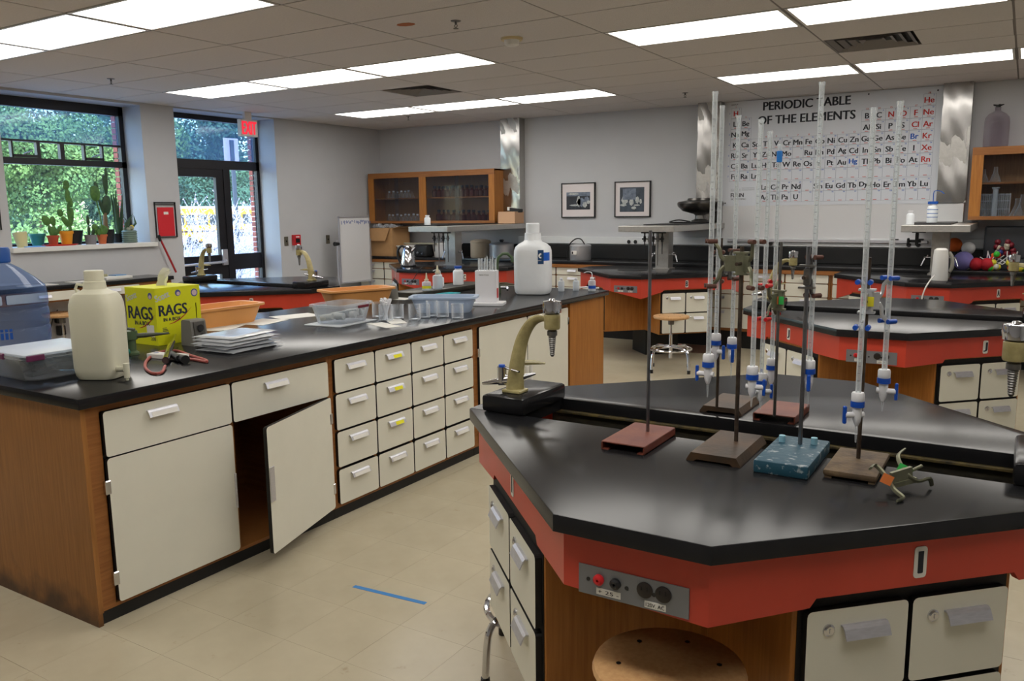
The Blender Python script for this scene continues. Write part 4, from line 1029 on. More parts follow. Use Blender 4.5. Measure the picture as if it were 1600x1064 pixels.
q = MB(); q.lathe([(.012, 0), (.012, .0008)], 16, Matrix.Translation((-.07, 0, .022))); o = q.build('printed_logo', mat('badge_blue', (84, 92, 150), .5), bpy.data.objects['card_carton'])

# stack of bagged booklets
base = top(372, 545); bs = Vector((-3.31, 2.74, ZT)); stacklab = ['bottommost', 'second from bottom', 'third from bottom', 'fourth from bottom', 'topmost and whitest']
for k in range(5):
    dark = k < 2
    t = thing('bagged_booklet', '%s booklet in the stack of plastic bagged booklets beside the rag box' % stacklab[k], 'booklet', (bs.x+rnd(-.01, .01), bs.y+rnd(-.012, .012), ZT+.0165*k), math.radians([4, -3, 6, 1, 8][k]), 'plastic bagged booklets in a stack')
    B(-.105, .105, -.14, .14, .002, .0125, .001).build('pages', mat('dark_spiral', (70, 74, 80), .5, var=.2) if dark else M['paper'], t)
    q = MB(); n = 13; v = []
    for j in range(n):
        for i in range(n):
            x, y = -.13+.26*i/(n-1), -.17+.34*j/(n-1); e = max(0, abs(x)-.105)+max(0, abs(y)-.14)
            v.append((x, y, .0145-min(e*.25, .008)+rnd(-.0008, .0015)))
    q.add(v, [(j*n+i, j*n+i+1, (j+1)*n+i+1, (j+1)*n+i) for j in range(n-1) for i in range(n-1)], True); q.build('bag', M['bag'], t)
    if k == 4:
        q = MB(); q.box(-.09, .09, -.125, .12, .0126, .0129); q.build('printed_cover', mat('cover_print', (202, 206, 214), .6, c2=(150, 166, 190), vs=14), t)
    if dark:
        q = MB()
        for i in range(22): q.lathe([(.006, -.0012), (.006, .0012)], 8, Matrix.Translation((.108, -.13+.0125*i, .008)) @ Matrix.Rotation(PI/2, 4, 'X'))
        q.build('spiral', M['chrome'], t)

# orange tubs
def bin_(cx, cy, rz, lab, w=.24, l=.40):
    t = thing('wash_tub', lab, 'tub', (cx, cy, ZT), rz, 'peach plastic tubs on the island')
    tub(MB(), w, l, .115, .84, .004, .014).build('basin', M['peach'], t)
    return t
t = bin_(-4.15, 3.26, math.radians(-3), 'peach plastic tub with a strip of yellow tape, behind the booklets', .26, .56)
B(-.10, -.02, -.295, -.292, .1, .116).build('tape', M['ylab'], t)
B(-.06, .01, -.266, -.264, .05, .09).build('stamp', mat('brown_print', (120, 84, 60), .7), t)
bin_(-4.14, 4.52, math.radians(-20), 'peach plastic tub behind the beakers, further down the island', .26, .5)
def sheet_(px, py, w, l, rz, lab, z=ZT):
    p = top(px, py); return tag(B(-w/2, w/2, -l/2, l/2, 0, .0012).build('paper_sheet', M['paper'], None, (p.x, p.y, z), rz), lab, 'paper', 'sheets of paper on the island')
sheet_(345, 512, .2, .26, .5, 'paper sheet under the near peach tub')
sheet_(410, 503, .2, .26, .2, 'paper sheet sticking out right of the near peach tub')
sheet_(462, 494, .2, .28, -.3, 'paper sheet behind the clear box of droppers')
sheet_(618, 502, .1, .22, .9, 'narrow strip of paper in front of the beakers')
sheet_(600, 508, .1, .24, 1.2, 'second strip of paper lying nearest the island edge by the beakers')
# clear box with bottles, on its lid
c = top(528, 505); t = thing('storage_box', 'clear box of rolled green and white tubing with a maroon clip, on a frosted lid', 'storage box', (-3.50, 3.68, ZT), math.radians(4))
B(-.135, .135, -.19, .17, 0, .008, .003).build('lid', M['frost'], t)
tub(MB(), .24, .32, .115, .82, z=.009).build('tub', M['plast'], t)
B(.122, .134, .0, .10, .095, .112, .003).build('clip', mat('maroon_plastic', (104, 30, 44), .4), t)
q = MB()
for k in range(9): x = rnd(-.07, .07); y = -.12+.03*k; q.cyl((x-.04, y, .04+rnd(0, .02)), (x+.04, y+.01, .04+rnd(0, .03)), .02, seg=12)
q.build('rolls', mat('pale_roll', (200, 198, 190), .6), t)
q = MB()
for k in range(5): y = -.08+.04*k; q.cyl((.02, y, .05), (.07, y+.02, .06), .022, seg=12)
q.build('green_rolls', mat('dull_green', (46, 66, 68), .6, var=.2), t)
# beakers
GBk = 'glass beakers along the island edge'
def beaker(px, py, lab, h=.098, r=.037, x=None):
    p = top(px, py); t = thing('beaker', lab, 'beaker', (p.x, p.y, ZT), rnd(0, 6), GBk)
    MB().lathe([(r-.006, .0015), (r, .006), (r, h-.004), (r+.003, h), (r+.001, h), (r-.002, h-.005), (r-.002, .008), (.001, .004)], 28, cap=False).build('glass_wall', M['glass'], t)
    q = MB()
    for k in range(4): q.lathe([(r+.0004, .03+.014*k), (r+.0004, .0312+.014*k)], 5, cap=False)
    q2 = MB()
    for k in range(5): q2.box(-.009, .009, -.0008, 0, .028+.012*k, .0292+.012*k, mx=Matrix.Translation((0, -r-.0001, 0)))
    q2.build('graduations', M['paper'], t); return t
t = beaker(603, 501, 'beaker holding a bunch of white plastic pipettes', .10, .043)
q = MB()
for k in range(40):
    a = rnd(0, 2*PI); r0 = rnd(0, .02); r1_ = r0+.02; q.cyl((r0*math.cos(a), r0*math.sin(a), .006), (r1_*math.cos(a+2.4), r1_*math.sin(a+2.4), .112+rnd(0, .03)), .0032, .005, 7)
stuff(q.build('pipettes', M['ptfe'], t))
beaker(591, 496, 'empty beaker left of the pipette beaker'); beaker(622, 498, 'empty beaker right behind the pipette beaker', .09)
beaker(648, 500, 'squat glass beaker, left one of the row in front of the clear tub'); beaker(664, 497, 'glass beaker second in the row in front of the clear tub', .09, .034)
beaker(675, 495, 'glass beaker third in the row in front of the clear tub', .104, .036); beaker(692, 496, 'glass beaker fourth in the row in front of the clear tub', .104, .038); beaker(715, 498, 'rightmost beaker of the row, nearest the white rack', .094, .038)
# clear-blue tub behind beakers
c = top(700, 475); t = thing('storage_box', 'pale blue translucent open tub behind the row of beakers', 'storage box', (-3.28, 4.43, ZT), math.radians(-63)); tub(MB(), .22, .42, .105, .84).build('tub', mat('pale_tub', (186, 204, 228), .4, alpha=.75), t)
# pipette rack
t = thing('pipette_rack', 'white plastic rack holding upright glass pipettes', 'rack', (-3.21, 4.87, ZT), math.radians(22))
q = MB(); q.box(-.11, .11, -.075, .09, 0, .022, .003); q.box(-.095, .055, -.02, -.012, .022, .245, .002); q.box(-.095, -.085, -.012, .075, .022, .245); q.box(.05, .058, -.02, .075, .022, .245); q.box(-.095, .055, .067, .075, .022, .245)
for z in (.07, .13, .24): q.box(-.085, .05, -.012, .067, z, z+.005)
q.build('rack_body', M['ptfe'], t)
q = MB()
for i in range(7):
    for j in range(3): x, y = -.075+.02*i, .002+.026*j; q.cyl((x, y, .025), (x+rnd(-.004, .004), y, .33+rnd(-.02, .02)), .0042, seg=6)
stuff(q.build('pipettes', M['burette'], t))
q = MB(); text(q, 'PIPETTES', (-.03, -.0215, .215), (1, 0, 0), (0, 0, 1), h=.009, w=.07); q.build('lettering', M['greyp'], t)
B(.059, .062, -.005, .04, .05, .12, .001).build('red_bulb', M['redp'], t)
# big white carboy with blue label
t = carboy(-3.33, 5.70, ZT, .36, .30, [(.112, 0, 1), (.128, .004, 1), (.139, .02, 1), (.144, .05, 1), (.145, .30, 1), (.143, .345, 1), (.134, .375, .95), (.108, .40, .7), (.075, .418, .25), (.066, .43, 0), (.064, .485, 0)], M['hdpew'], 'large white carboy with a blue label at the far end of the island', math.radians(16), pw=3.6)
MB().lathe([(.05, .485), (.054, .488), (.054, .555), (.048, .563), (0, .563)], 30).build('screw_cap', M['hdpew'], t)
p0 = on(840, 398, 1, 5.7-.15)
def lab_on(q, a0, a1, z0, z1, R=1.003):
    n = 6; v = []
    for j in (z0, z1):
        for i in range(n+1):
            a = a0+(a1-a0)*i/n; c, s = math.cos(a), math.sin(a); k = (abs(c)**3.6+abs(s)**3.6)**(-1/3.6); v.append((c*k*.145*R, s*k*.145*R*.8333, j))
    q.add(v, [(i, i+1, n+2+i, n+1+i) for i in range(n)], True)
q = MB(); lab_on(q, -1.12, -.84, .245, .355, 1.006); q.build('label', mat('navy_label', (22, 66, 112), .5), t)
q = MB(); lab_on(q, -.84, -.3, .27, .335, 1.004); q.build('label_band', mat('band_blue', (26, 92, 196), .5), t)
q = MB()
a = -.98; c, s = math.cos(a), math.sin(a); k = (abs(c)**3.6+abs(s)**3.6)**(-1/3.6); o_ = Vector((c*k*.145*1.015, s*k*.1208*1.015, .31)); n_ = Vector((s, -c, 0)); 
ex = Vector((-s, c, 0)).normalized(); q.add([o_+ex*(.02*math.cos(b))+Vector((0, 0, .02*math.sin(b))) for b in np.linspace(0, 2*PI, 17)[:-1]], [tuple(range(16))])
text(q, 'NALGENE', o_+Vector((0, 0, -.037)), ex, (0, 0, 1), h=.008, w=.05); q.build('label_print', M['paper'], t)
q = MB(); o2 = o_*1.003; o2.z = .302; q.add([o2+ex*-.011, o2+ex*.011, o2+Vector((0, 0, .02))], [(0, 1, 2)]); q.build('flask_emblem', mat('navy_label', (22, 66, 112), .5), t)
# three small bottles and others at the island's far end
def bottle(p, r, h, m, lab, cap=None, nr=.4, nm='bottle', grp=None, tip=0, band=None, rz=0, spout=False, capc=None):
    t = thing(nm, lab, 'bottle', p, rz, grp)
    MB().lathe([(r*.9, 0), (r, .004), (r, h*.68), (r*.9, h*.76), (r*nr, h*.82), (r*nr, h*.9)], 20).build('body', m, t)
    c_ = MB().lathe([(r*nr*1.25, h*.88), (r*nr*1.25, h), (r*nr, h*1.01), (0, h*1.01)], 16).build('cap', capc or M['ptfe'], t)
    if tip: MB().lathe([(r*nr*.7, h), (r*.12, h+tip), (0, h+tip)], 10).build('dropper_tip', capc or M['ptfe'], t)
    if band: MB().lathe([(r*1.01, h*.2), (r*1.01, h*.42)], 20, cap=False).build('band', band, t)
    if spout: MB().tube(smoothpath([(0, 0, h), (0, 0, h*1.22), (-.012, 0, h*1.36), (-.05, 0, h*1.37), (-.075, 0, h*1.28)], 4), .0032, 7).build('wash_spout', capc or M['ptfe'], t)
    return t
SB = 'small plastic bottles on the far end of the island'
bottle(tuple(top(877, 455)), .026, .11, M['frost'], 'small frosted bottle right beside the big white carboy', grp=SB)
bottle(tuple(top(900, 454)), .026, .105, M['frost'], 'small frosted bottle, middle one of the three at the island end', grp=SB)
bottle(tuple(top(925, 455)), .031, .115, M['frost'], 'wash bottle with a bent spout and blue band at the island end', grp=SB, band=M['blue'], spout=True)
q = MB(); q.tube(smoothpath([(0, 0, .01), (.06, .03, .012), (.12, .01, .008), (.16, .05, .008)], 5), .007, 7); tag(q.build('white_tubing', M['ptfe'], None, tuple(top(905, 451))), 'white tubing lying behind the wash bottle', 'tubing')
# gooseneck tap
p = Vector((-3.62, 5.62, ZT)); t = thing('gooseneck_tap', 'green gooseneck tap left of the large white carboy', 'tap', p, math.radians(28))
q = MB(); q.lathe([(.03, 0), (.03, .04), (.018, .075), (.014, .09)], 16); q.tube([(0, 0, .07), (0, 0, .25), (.012, 0, .29), (.045, 0, .318), (.085, 0, .318), (.118, 0, .29), (.125, 0, .25)], .0125, 10); q.build('gooseneck', M['green'], t)
q = MB(); q.cyl((-.08, 0, .045), (.08, 0, .045), .01); q.cyl((.085, -.02, .045), (.085, -.05, .03), .012, .008); q.cyl((-.085, -.02, .045), (-.085, -.05, .03), .012, .008); q.build('side_valves', M['chrome'], t)
# things on the black curb
zc = .955
def curb(px, py): q_ = on(px, py, 2, zc); return (min(-4.01, max(-4.21, q_.x)), q_.y, zc)
bottle((-4.02, 5.20, .956), .036, .09, M['frost'], 'squat dropper bottle with a yellow label behind the clear tub', tip=.05, band=M['ylab'], capc=mat('cream_cap', (214, 206, 180), .5))
bottle((-4.03, 5.36, .956), .04, .14, M['frost'], 'taller dropper bottle of pale liquid beside the white rack', tip=.05, capc=mat('cream_cap', (214, 206, 180), .5))
bottle((-4.08, 5.72, .956), .045, .16, M['hdpew'], 'white bottle with a blue cap behind the gooseneck tap', capc=M['blue'], nr=.6)
bottle((-4.12, 5.52, .956), .03, .10, M['hdpew'], 'little white wash bottle behind the gooseneck tap', spout=True)
q = MB()
for k in range(14): q.box(-.03, .03, -.008, .008, 0, .01, .002, mx=Matrix.Translation((rnd(-.06, .06), rnd(-.05, .05), rnd(.0, .03))) @ Matrix.Rotation(rnd(0, 3), 4, 'Z'))
p = on(690, 450, 2, ZT); o = q.build('metal_clamps', M['iron'], None, (-3.84, 5.02, ZT)); tag(stuff(o), 'heap of small grey metal clamps behind the clear tub', 'clamps')
p = on(720, 451, 2, ZT); t = thing('teal_tray', 'teal plastic tray behind the clear tub', 'tray', (-3.86, 5.25, ZT)); tub(MB(), .13, .22, .02, .9, rim=.005).build('basin', mat('teal_plastic', (24, 160, 172), .4), t)
p = on(666, 468, 2, ZT); t = thing('dispenser', 'grey rounded plastic dispenser right of the far peach tub', 'dispenser', (-4.13, 4.88, ZT)); MB().lathe([(.055, 0), (.058, .01), (.052, .08), (.05, .10), (.03, .112), (0, .113)], 24, sx=1.2).build('body', M['greyp'], t)
sheet_(628, 466, .16, .22, .2, 'folded white paper beside the far peach tub')
# ================================================================ THINGS AT THE BACK
ZB = .945
# chrome kettle on C
p = on(645, 417, 2, ZT)
t = thing('kettle', 'shiny chrome kettle with black handle on table C', 'kettle', (-6.34, 7.85, ZT), math.radians(200))
MB().lathe([(.095, 0), (.095, .02)], 28).build('base', M['dark'], t)
MB().lathe([(.09, .022), (.088, .05), (.078, .12), (.062, .19), (.045, .235), (.02, .255), (0, .258)], 28).build('body', M['chrome'], t)
MB().tube(smoothpath([(.04, 0, .235), (.08, 0, .25), (.125, 0, .2), (.128, 0, .12), (.10, 0, .05), (.085, 0, .04)], 4), .014, 8).build('handle', M['dark'], t)
MB().cyl((-.055, 0, .19), (-.095, 0, .235), .018, .01).build('spout', M['chrome'], t)
adopt(MB().tube([tuple(on(660, 417, 1, 7.7))]+[tuple(on(x, y, 1, 7.47)) for x, y in ((655, 421), (651, 428), (645, 438), (636, 444))], .004, 6).build('cord', M['dark']), t)
# white kettle on A
t = thing('kettle', 'white plastic jug kettle with a white cord on table A', 'kettle', (-.62, 8.27, ZT), math.radians(150))
MB().lathe([(.062, 0), (.064, .01), (.058, .22), (.052, .27), (.034, .285), (0, .287)], 28, sx=1.1).build('body', M['whitep'], t)
MB().tube(smoothpath([(-.05, -.035, .25), (-.075, -.05, .2), (-.078, -.05, .12), (-.06, -.045, .08)], 4), .016, 8).build('handle', mat('kettle_grey', (150, 148, 140), .5), t)
B(-.04, .04, -.085, -.07, .015, .06, .004).build('switch', mat('kettle_grey', (150, 148, 140), .5), t)
pts = [on(1460, 430, 1, 8.12), on(1452, 440, 1, 7.93), on(1445, 452, 1, 7.88), on(1441, 464, 1, 7.88), on(1440, 474, 1, 7.88)]
adopt(MB().tube(smoothpath(pts, 4), .006, 7).build('cord', M['whitep']), t)
# bottles on the steel shelves
p = on(691, 354, 1, 8.4); bottle((p.x, 8.1, 1.40), .038, .13, M['hdpew'], 'small white bottle standing on the left-hand steel shelf', nr=.55)
bottle((on(1422, 348, 1, 8.6).x, 8.6, 1.40), .035, .13, M['hdpew'], 'small white bottle standing on the right-hand steel shelf', nr=.55)
t = bottle((on(1456, 346, 1, 8.9).x, 8.9, 1.413), .048, .20, M['hdpew'], 'wash bottle with blue cap and spout on the right-hand steel shelf', nr=.75, capc=M['inkb'], rz=PI)
MB().tube(smoothpath([(0, 0, .2), (0, 0, .28), (-.015, 0, .30), (-.06, 0, .295), (-.09, 0, .27)], 4), .004, 7).build('wash_spout', M['inkb'], t)
q = MB()
for k in range(3): q.lathe([(.0485, .05+.035*k), (.0485, .056+.035*k)], 20, cap=False)
q.build('print', M['inkb'], t)
# clamps hanging under the shelves
def hung(px, py, Y, lab, n=5, zt=1.335):
    p = on(px, py, 1, Y); t = thing('hanging_clamps', lab, 'clamp rack', (p.x, Y, zt), 0, 'racks of clamps under the steel shelves')
    B(-.14, .14, -.01, .01, -.02, 0, .002).build('rail', M['dark'], t)
    for k in range(n):
        x = -.10+.20*k/(n-1); q = MB(); L_ = .24+.12*(k % 2); q.cyl((x, 0, -.02), (x, 0, -L_), .009, .005, 8); q.box(x-.02, x+.02, -.012, .012, -.085, -.072, .003); q.box(x-.01, x+.01, -.015, .015, -.11, -.05, .003); q.cyl((x-.028, 0, -.08), (x-.018, 0, -.08), .009)
        q.build('clamp', M['iron'] if k % 2 else M['dark'], t)
hung(1021, 370, 8.35, 'row of grey and black clamps hanging under the middle steel shelf')
hung(689, 370, 8.0, 'row of dark clamps hanging under the left-hand steel shelf', 4)
t = thing('hanging_clamp', 'single dark clamp on the column under the right-hand steel shelf', 'clamp', (-.9, 8.9, 1.335))
q = MB(); q.box(-.03, .09, -.012, .012, -.02, 0); q.box(.0, .03, -.015, .015, -.14, -.02, .004); q.cyl((-.06, 0, -.10), (.05, 0, -.10), .014); q.box(-.07, -.05, -.03, .03, -.13, -.07, .006); q.build('clamp_body', M['dark'], t)

# heavy round heater / balance on the shelf end
t = thing('heating_mantle', 'dark metal bowl shaped hot plate on a pedestal by the wall duct', 'hot plate', (-3.18, 9.25, 1.415))
MB().lathe([(.09, 0), (.1, .02), (.06, .04), (.055, .08), (.08, .1)], 24).build('pedestal', M['iron'], t)
MB().lathe([(.09, .1), (.2, .13), (.255, .185), (.262, .215), (.25, .235)], 36).build('bowl', mat('gunmetal', (84, 82, 80), .3, .9), t)
MB().lathe([(.25, .235), (.15, .25), (.14, .275), (0, .278)], 36).build('lid', mat('gunmetal', (84, 82, 80), .3, .9), t)
adopt(MB().tube(smoothpath([(-3.28, 9.2, 1.425), (-3.38, 9.1, 1.445), (-3.47, 9.05, 1.425), (-3.4, 9.0, 1.42), (-3.3, 9.05, 1.42), (-3.1, 9.0, 1.42), (-3.01, 9.1, 1.41), (-3.0, 9.15, 1.3), (-3.0, 9.2, 1.1)], 4), .007, 7).build('cord', M['dark']), t)
# cooker with looped cord
p = on(908, 399, 1, 9.4)
def pot(x, y, r, h, lab, m, knob=True):
    t = thing('pressure_pot', lab, 'pot', (x, y, ZB), 0)
    MB().lathe([(r*.96, 0), (r, .01), (r, h*.82), (r*1.03, h*.83), (r*1.03, h*.87), (r*.95, h*.93), (r*.5, h), (0, h)], 32).build('pot_body', m, t)
    if knob: MB().lathe([(.02, h), (.03, h+.02), (.025, h+.035), (0, h+.036)], 14).build('knob', M['dark'], t)
    return t
al = mat('dull_aluminium', (186, 186, 190), .45, .6, var=.06)
t = pot(p.x, 9.38, .135, .205, 'squat aluminium cooker with a looped black cord on the back worktop', al, False)
MB().tube(smoothpath([(-.155, -.06, .01), (-.15, -.07, .1), (-.1, -.1, .2), (-.02, -.1, .265), (.05, -.09, .265), (.1, -.08, .2)], 5), .008, 7).build('cord', M['dark'], t)
q = MB(); q.box(-.055, .02, -.143, -.13, .07, .12, .003); q.build('switch_plate', M['whitep'], t); B(-.045, -.03, -.148, -.14, .08, .11).build('switch', M['dark'], t)
pot(on(784, 400, 1, 9.4).x, 9.4, .165, .21, 'dull aluminium pot with side handles, right of the cream canister', al)
pot(on(750, 400, 1, 9.4).x, 9.42, .14, .245, 'cream coloured lidded canister behind the service column of table C', mat('cream_metal', (196, 180, 156), .5), False)
pot(on(824, 400, 1, 9.4).x, 9.42, .12, .2, 'aluminium pot half hidden behind the large white carboy', al)
# bowls and boxes near the corner
t = thing('dish_tub', 'white plastic dish tub with wavy rim on the back worktop', 'tub', (on(640, 392, 1, 9.35).x+.05, 9.4, ZB)); tub(MB(), .44, .34, .15, .78, z=.0).build('basin', M['whitep'], t)
t = thing('toaster', 'black and chrome appliance behind the kettle', 'appliance', (on(668, 394, 1, 9.3).x, 9.22, ZB)); B(-.12, .12, -.09, .09, .0, .17, .03, 3).build('body', M['dark'], t)
q = MB(); q.cyl((-.04, -.09, .06), (-.04, -.1, .06), .02); q.cyl((.04, -.09, .06), (.04, -.1, .06), .02); q.build('dials', M['chrome'], t)
t = thing('wash_basin', 'pale plastic basin behind the hanging clamps', 'tub', (on(697, 395, 1, 9.35).x, 9.38, ZB)); tub(MB(), .36, .3, .19, .85).build('basin', M['whitep'], t)
t = thing('measuring_board', 'long pale board lying across the dish tub', 'board', (on(665, 380, 1, 9.3).x, 9.2, ZB+.176)); B(-.3, .26, -.02, .02, 0, .02, .003).build('beam', mat('drab_plastic', (150, 146, 124), .5), t)
p = on(597, 395, 1, 9.3)
t = thing('cardboard_box', 'tall open cardboard box by the easel, its flap hanging down', 'box', (-7.86, 9.38, ZB)); B(-.25, .17, -.2, .2, 0, .40, .002).build('carton', M['card'], t)
q = MB(); q.add([(-.27, -.205, .40), (.13, -.205, .40), (.09, -.26, .22), (-.27, -.26, .22), (-.27, -.21, .40), (.13, -.21, .40), (.09, -.265, .22), (-.27, -.265, .22)], [(0, 1, 2, 3), (7, 6, 5, 4), (1, 5, 6, 2), (2, 6, 7, 3)]); q.build('front_flap', M['card'], t)
q = MB(); q.add([(.17, -.2, .40), (.17, .1, .40), (.30, .1, .425), (.30, -.2, .425), (.17, -.2, .396), (.17, .1, .396), (.30, .1, .421), (.30, -.2, .421)], [(0, 1, 2, 3), (7, 6, 5, 4), (0, 3, 7, 4)]); q.build('side_flap', M['card'], t)
q = MB()
for k in range(24): q.ball((rnd(-.2, .12), rnd(-.16, .1), .40+rnd(0, .04)), rnd(.02, .035), seg=8, rings=5)
stuff(q.build('bubble_wrap', M['bag'], t))
p = on(797, 333, 1, 9.35)
t = thing('cardboard_box', 'small cardboard box on the steel shelf end beside the wall duct', 'box', (p.x, 9.42, 1.405)); B(-.15, .11, -.13, .1, 0, .155, .002).build('carton', mat('card_pale', (190, 152, 120), .8), t)
B(-.18, -.155, -.1, .1, .0, .11, .002).build('side_flap', mat('card_brown', (110, 72, 48), .8), t)
q = MB(); q.box(-.06, .10, -.05, .06, .156, .20, .004, mx=Matrix.Rotation(.12, 4, 'Y')); q.build('dark_item', M['dark'], t); B(-.05, -.02, -.06, .0, .17, .215).build('label_end', M['paper'], t)

# glassware in the wall cabinets
def flask(p, s, lab, kind, grp, m=None):
    t = thing(['small_flask', 'glass_bottle', 'dark_bottle'][kind], lab, ['flask', 'bottle', 'bottle'][kind], p, 0, grp)
    if kind == 0: MB().lathe([(.03*s, 0), (.034*s, .005), (.012*s, .06*s), (.011*s, .09*s), (.013*s, .092*s)], 12, cap=False).build('glass', m or M['glass'], t)
    else:
        MB().lathe([(.022*s, 0), (.024*s, .004), (.024*s, .05*s), (.01*s, .065*s), (.01*s, .08*s)], 12).build('glass', m or M['glass'], t)
        MB().lathe([(.013*s, .074*s), (.013*s, .092*s), (0, .093*s)], 10).build('stopper', M['ptfe'] if kind == 1 else M['dark'], t)
n = 0
wz = {0: 1.41+.02, 1: 1.41+.363}
amb = mat('amber_glass', (74, 30, 22), .12, spec=.6)
def row(x0, x1, cnt, y, lev, kind, s, grp, where, base=None):
    for k in range(cnt):
        x = x0+(x1-x0)*k/max(1, cnt-1); z = (base or wz[lev])
        nth = ['leftmost', 'second from left', 'third from left', 'fourth from left', 'fifth from left', 'sixth from left', 'seventh from left', 'eighth from left', 'ninth from left', 'tenth from left', 'eleventh from left', 'twelfth from left', 'thirteenth from left'][k] if k < cnt-1 else 'rightmost'
        flask((x, y+rnd(-.01, .01), z), s*rnd(.92, 1.08), nth+' '+where, kind, grp, amb if kind == 2 else None)
row(-7.98, -7.62, 6, 9.50, 1, 1, 1.1, 'glass bottles on the upper shelf of the left cabinet', 'stoppered glass bottle, upper shelf of the left wall cabinet')
row(-7.98, -7.62, 6, 9.58, 1, 0, 1.0, 'flasks on the upper shelf of the left cabinet', 'glass flask in back, upper shelf of the left wall cabinet')
row(-8.0, -7.4, 9, 9.50, 0, 1, 1.2, 'glass bottles on the lower shelf of the left cabinet', 'stoppered glass bottle, lower shelf of the left wall cabinet')
row(-7.8, -7.45, 6, 9.6, 0, 0, 1.0, 'flasks on the lower shelf of the left cabinet', 'glass flask in back, lower shelf of left wall cabinet')
row(-7.15, -6.2, 13, 9.50, 1, 2, 1.6, 'dark bottles on the upper shelf', 'dark short bottle behind the larger pane, upper shelf')
row(-7.1, -6.25, 11, 9.61, 1, 2, 1.55, 'taller dark bottles on the upper shelf', 'dark taller bottle behind the larger pane, upper shelf')
row(-7.1, -6.25, 11, 9.52, 0, 2, 1.7, 'dark bottles on the lower shelf', 'dark bottle behind the larger pane, lower shelf')
ZC = 1.43
flask((on(1534, 317, 1, 9.5).x, 9.5, ZC+.363), 1.4, 'left clear flask on the upper shelf of the right-hand cabinet', 0, 'flasks in the right cabinet'); flask((on(1552, 317, 1, 9.5).x, 9.5, ZC+.363), 1.6, 'right clear flask on the upper shelf of the right-hand cabinet', 0, 'flasks in the right cabinet')
flask((on(1535, 340, 1, 9.46).x, 9.46, ZC+.02), 1.3, 'small clear flask at the bottom of the right-hand cabinet, left', 0, 'flasks in the right cabinet'); flask((on(1588, 340, 1, 9.48).x, 9.48, ZC+.02), 2.0, 'clear flask with a side arm at the bottom of the right-hand cabinet', 0, 'flasks in the right cabinet'); flask((on(1597, 340, 1, 9.48).x, 9.5, ZC+.02), 2.4, 'largest clear flask at the right edge of the right-hand cabinet', 0, 'flasks in the right cabinet')
x0_, x1_ = on(1525, 330, 1, 9.55).x, on(1577, 330, 1, 9.55).x
t = thing('tube_rack', 'wire rack of clear test tubes at the bottom of the right-hand cabinet', 'rack', ((x0_+x1_)/2, 9.58, ZC+.02)); w_ = (x1_-x0_)/2
q = MB()
for k in range(16):
    for j in range(2): x = -w_+.015+(2*w_-.03)*k/15; q.cyl((x, -.02+.04*j, .01), (x, -.02+.04*j, .235), .008, seg=6)
stuff(q.build('test_tubes', M['burette'], t))
q = MB()
for z in (.0, .08, .16, .22): q.box(-w_, w_, -.04, -.036, z, z+.004); q.box(-w_, w_, .036, .04, z, z+.004)
for s in (-1, 1): q.box(s*w_-.003, s*w_+.003, -.04, .04, 0, .235)
q.build('wire_frame', M['alu'], t)
t = thing('graduated_cylinder', 'tall pale cylinder in front of the test tube rack', 'cylinder', (on(1553, 335, 1, 9.47).x, 9.47, ZC+.02)); MB().lathe([(.035, 0), (.035, .006), (.024, .012), (.024, .27), (.034, .285), (.034, .295)], 18).build('glass_body', M['frost'], t)
# big clear carboy on top of the right cabinet
p = on(1555, 229, 1, 9.58)
t = thing('glass_carboy', 'large clear glass carboy with a dark star stopper on the right-hand cabinet', 'carboy', (p.x, 9.58, 2.131))
MB().lathe([(.10, .004), (.108, .01), (.11, .03), (.11, .24), (.104, .285), (.08, .32), (.045, .34), (.026, .352), (.026, .385), (.032, .388)], 32, cap=False).build('glass_body', clear('smoky_glass', (222, 216, 222), .06, .6, .08, (190, 186, 190)), t)
q = MB(); q.cyl((0, 0, .385), (0, 0, .41), .022)
for k in range(5): a = k*2*PI/5; q.cyl((0, 0, .40), (.05*math.cos(a), .05*math.sin(a), .41), .012, .004)
q.build('stopper', M['dark'], t)

# balls and model on the right of the back worktop
def sphere(px, py, Y, rpx, m, lab, z=ZB):
    c = on(px, py, 1, Y); d = (c-Vector((0, 0, CH))).length; r = rpx*d/CF
    t = thing('foam_ball', lab, 'ball', (c.x, Y, z+r), 0, 'coloured foam balls'); 
    MB().ball((0, 0, 0), r, seg=28, rings=18).build('ball', m, t); return r, c
foam = lambda n_, c_: mat(n_, c_, .75, var=.04, vs=30, bump=.3, bs=200)
sphere(1506, 399, 9.25, 12.5, foam('foam_lavender', (140, 132, 200)), 'lavender foam ball, the largest of the balls')
sphere(1526, 401, 9.22, 8.5, foam('foam_red', (190, 34, 48)), 'red foam ball right beside the lavender ball')
sphere(1543, 401, 9.22, 8.5, foam('foam_red', (190, 34, 48)), 'red foam ball nearest the coloured model')
def sphere_on(px, py, Y, rpx, m, lab):
    c = on(px, py, 1, Y); d = (c-Vector((0, 0, CH))).length; r = rpx*d/CF
    t = thing('foam_ball', lab, 'ball', (c.x, Y, c.z), 0, 'coloured foam balls'); MB().ball((0, 0, 0), r, seg=28, rings=18).build('ball', m, t)
    t['label'] = lab; s = thing('ball_cup', 'dark cup holding up the ' + lab.split(' foam')[0] + ' foam ball', 'cup', (c.x, Y, ZB)); MB().lathe([(.05, 0), (.04, .02), (.035, max(.03, c.z-r*.9-ZB)), (.045, max(.035, c.z-r*.86-ZB))], 16).build('cup', M['dark'], s)
sphere_on(1491, 383, 9.5, 10, foam('foam_orange', (222, 104, 40)), 'orange foam ball behind the service column')
sphere_on(1513, 388, 9.45, 8.5, foam('foam_white', (206, 206, 206)), 'white foam ball behind the lavender one')
t = thing('molecule_model', 'pile of bright ball and stick molecule pieces right of the red balls', 'model', (on(1568, 400, 1, 9.25).x, 9.25, ZB))
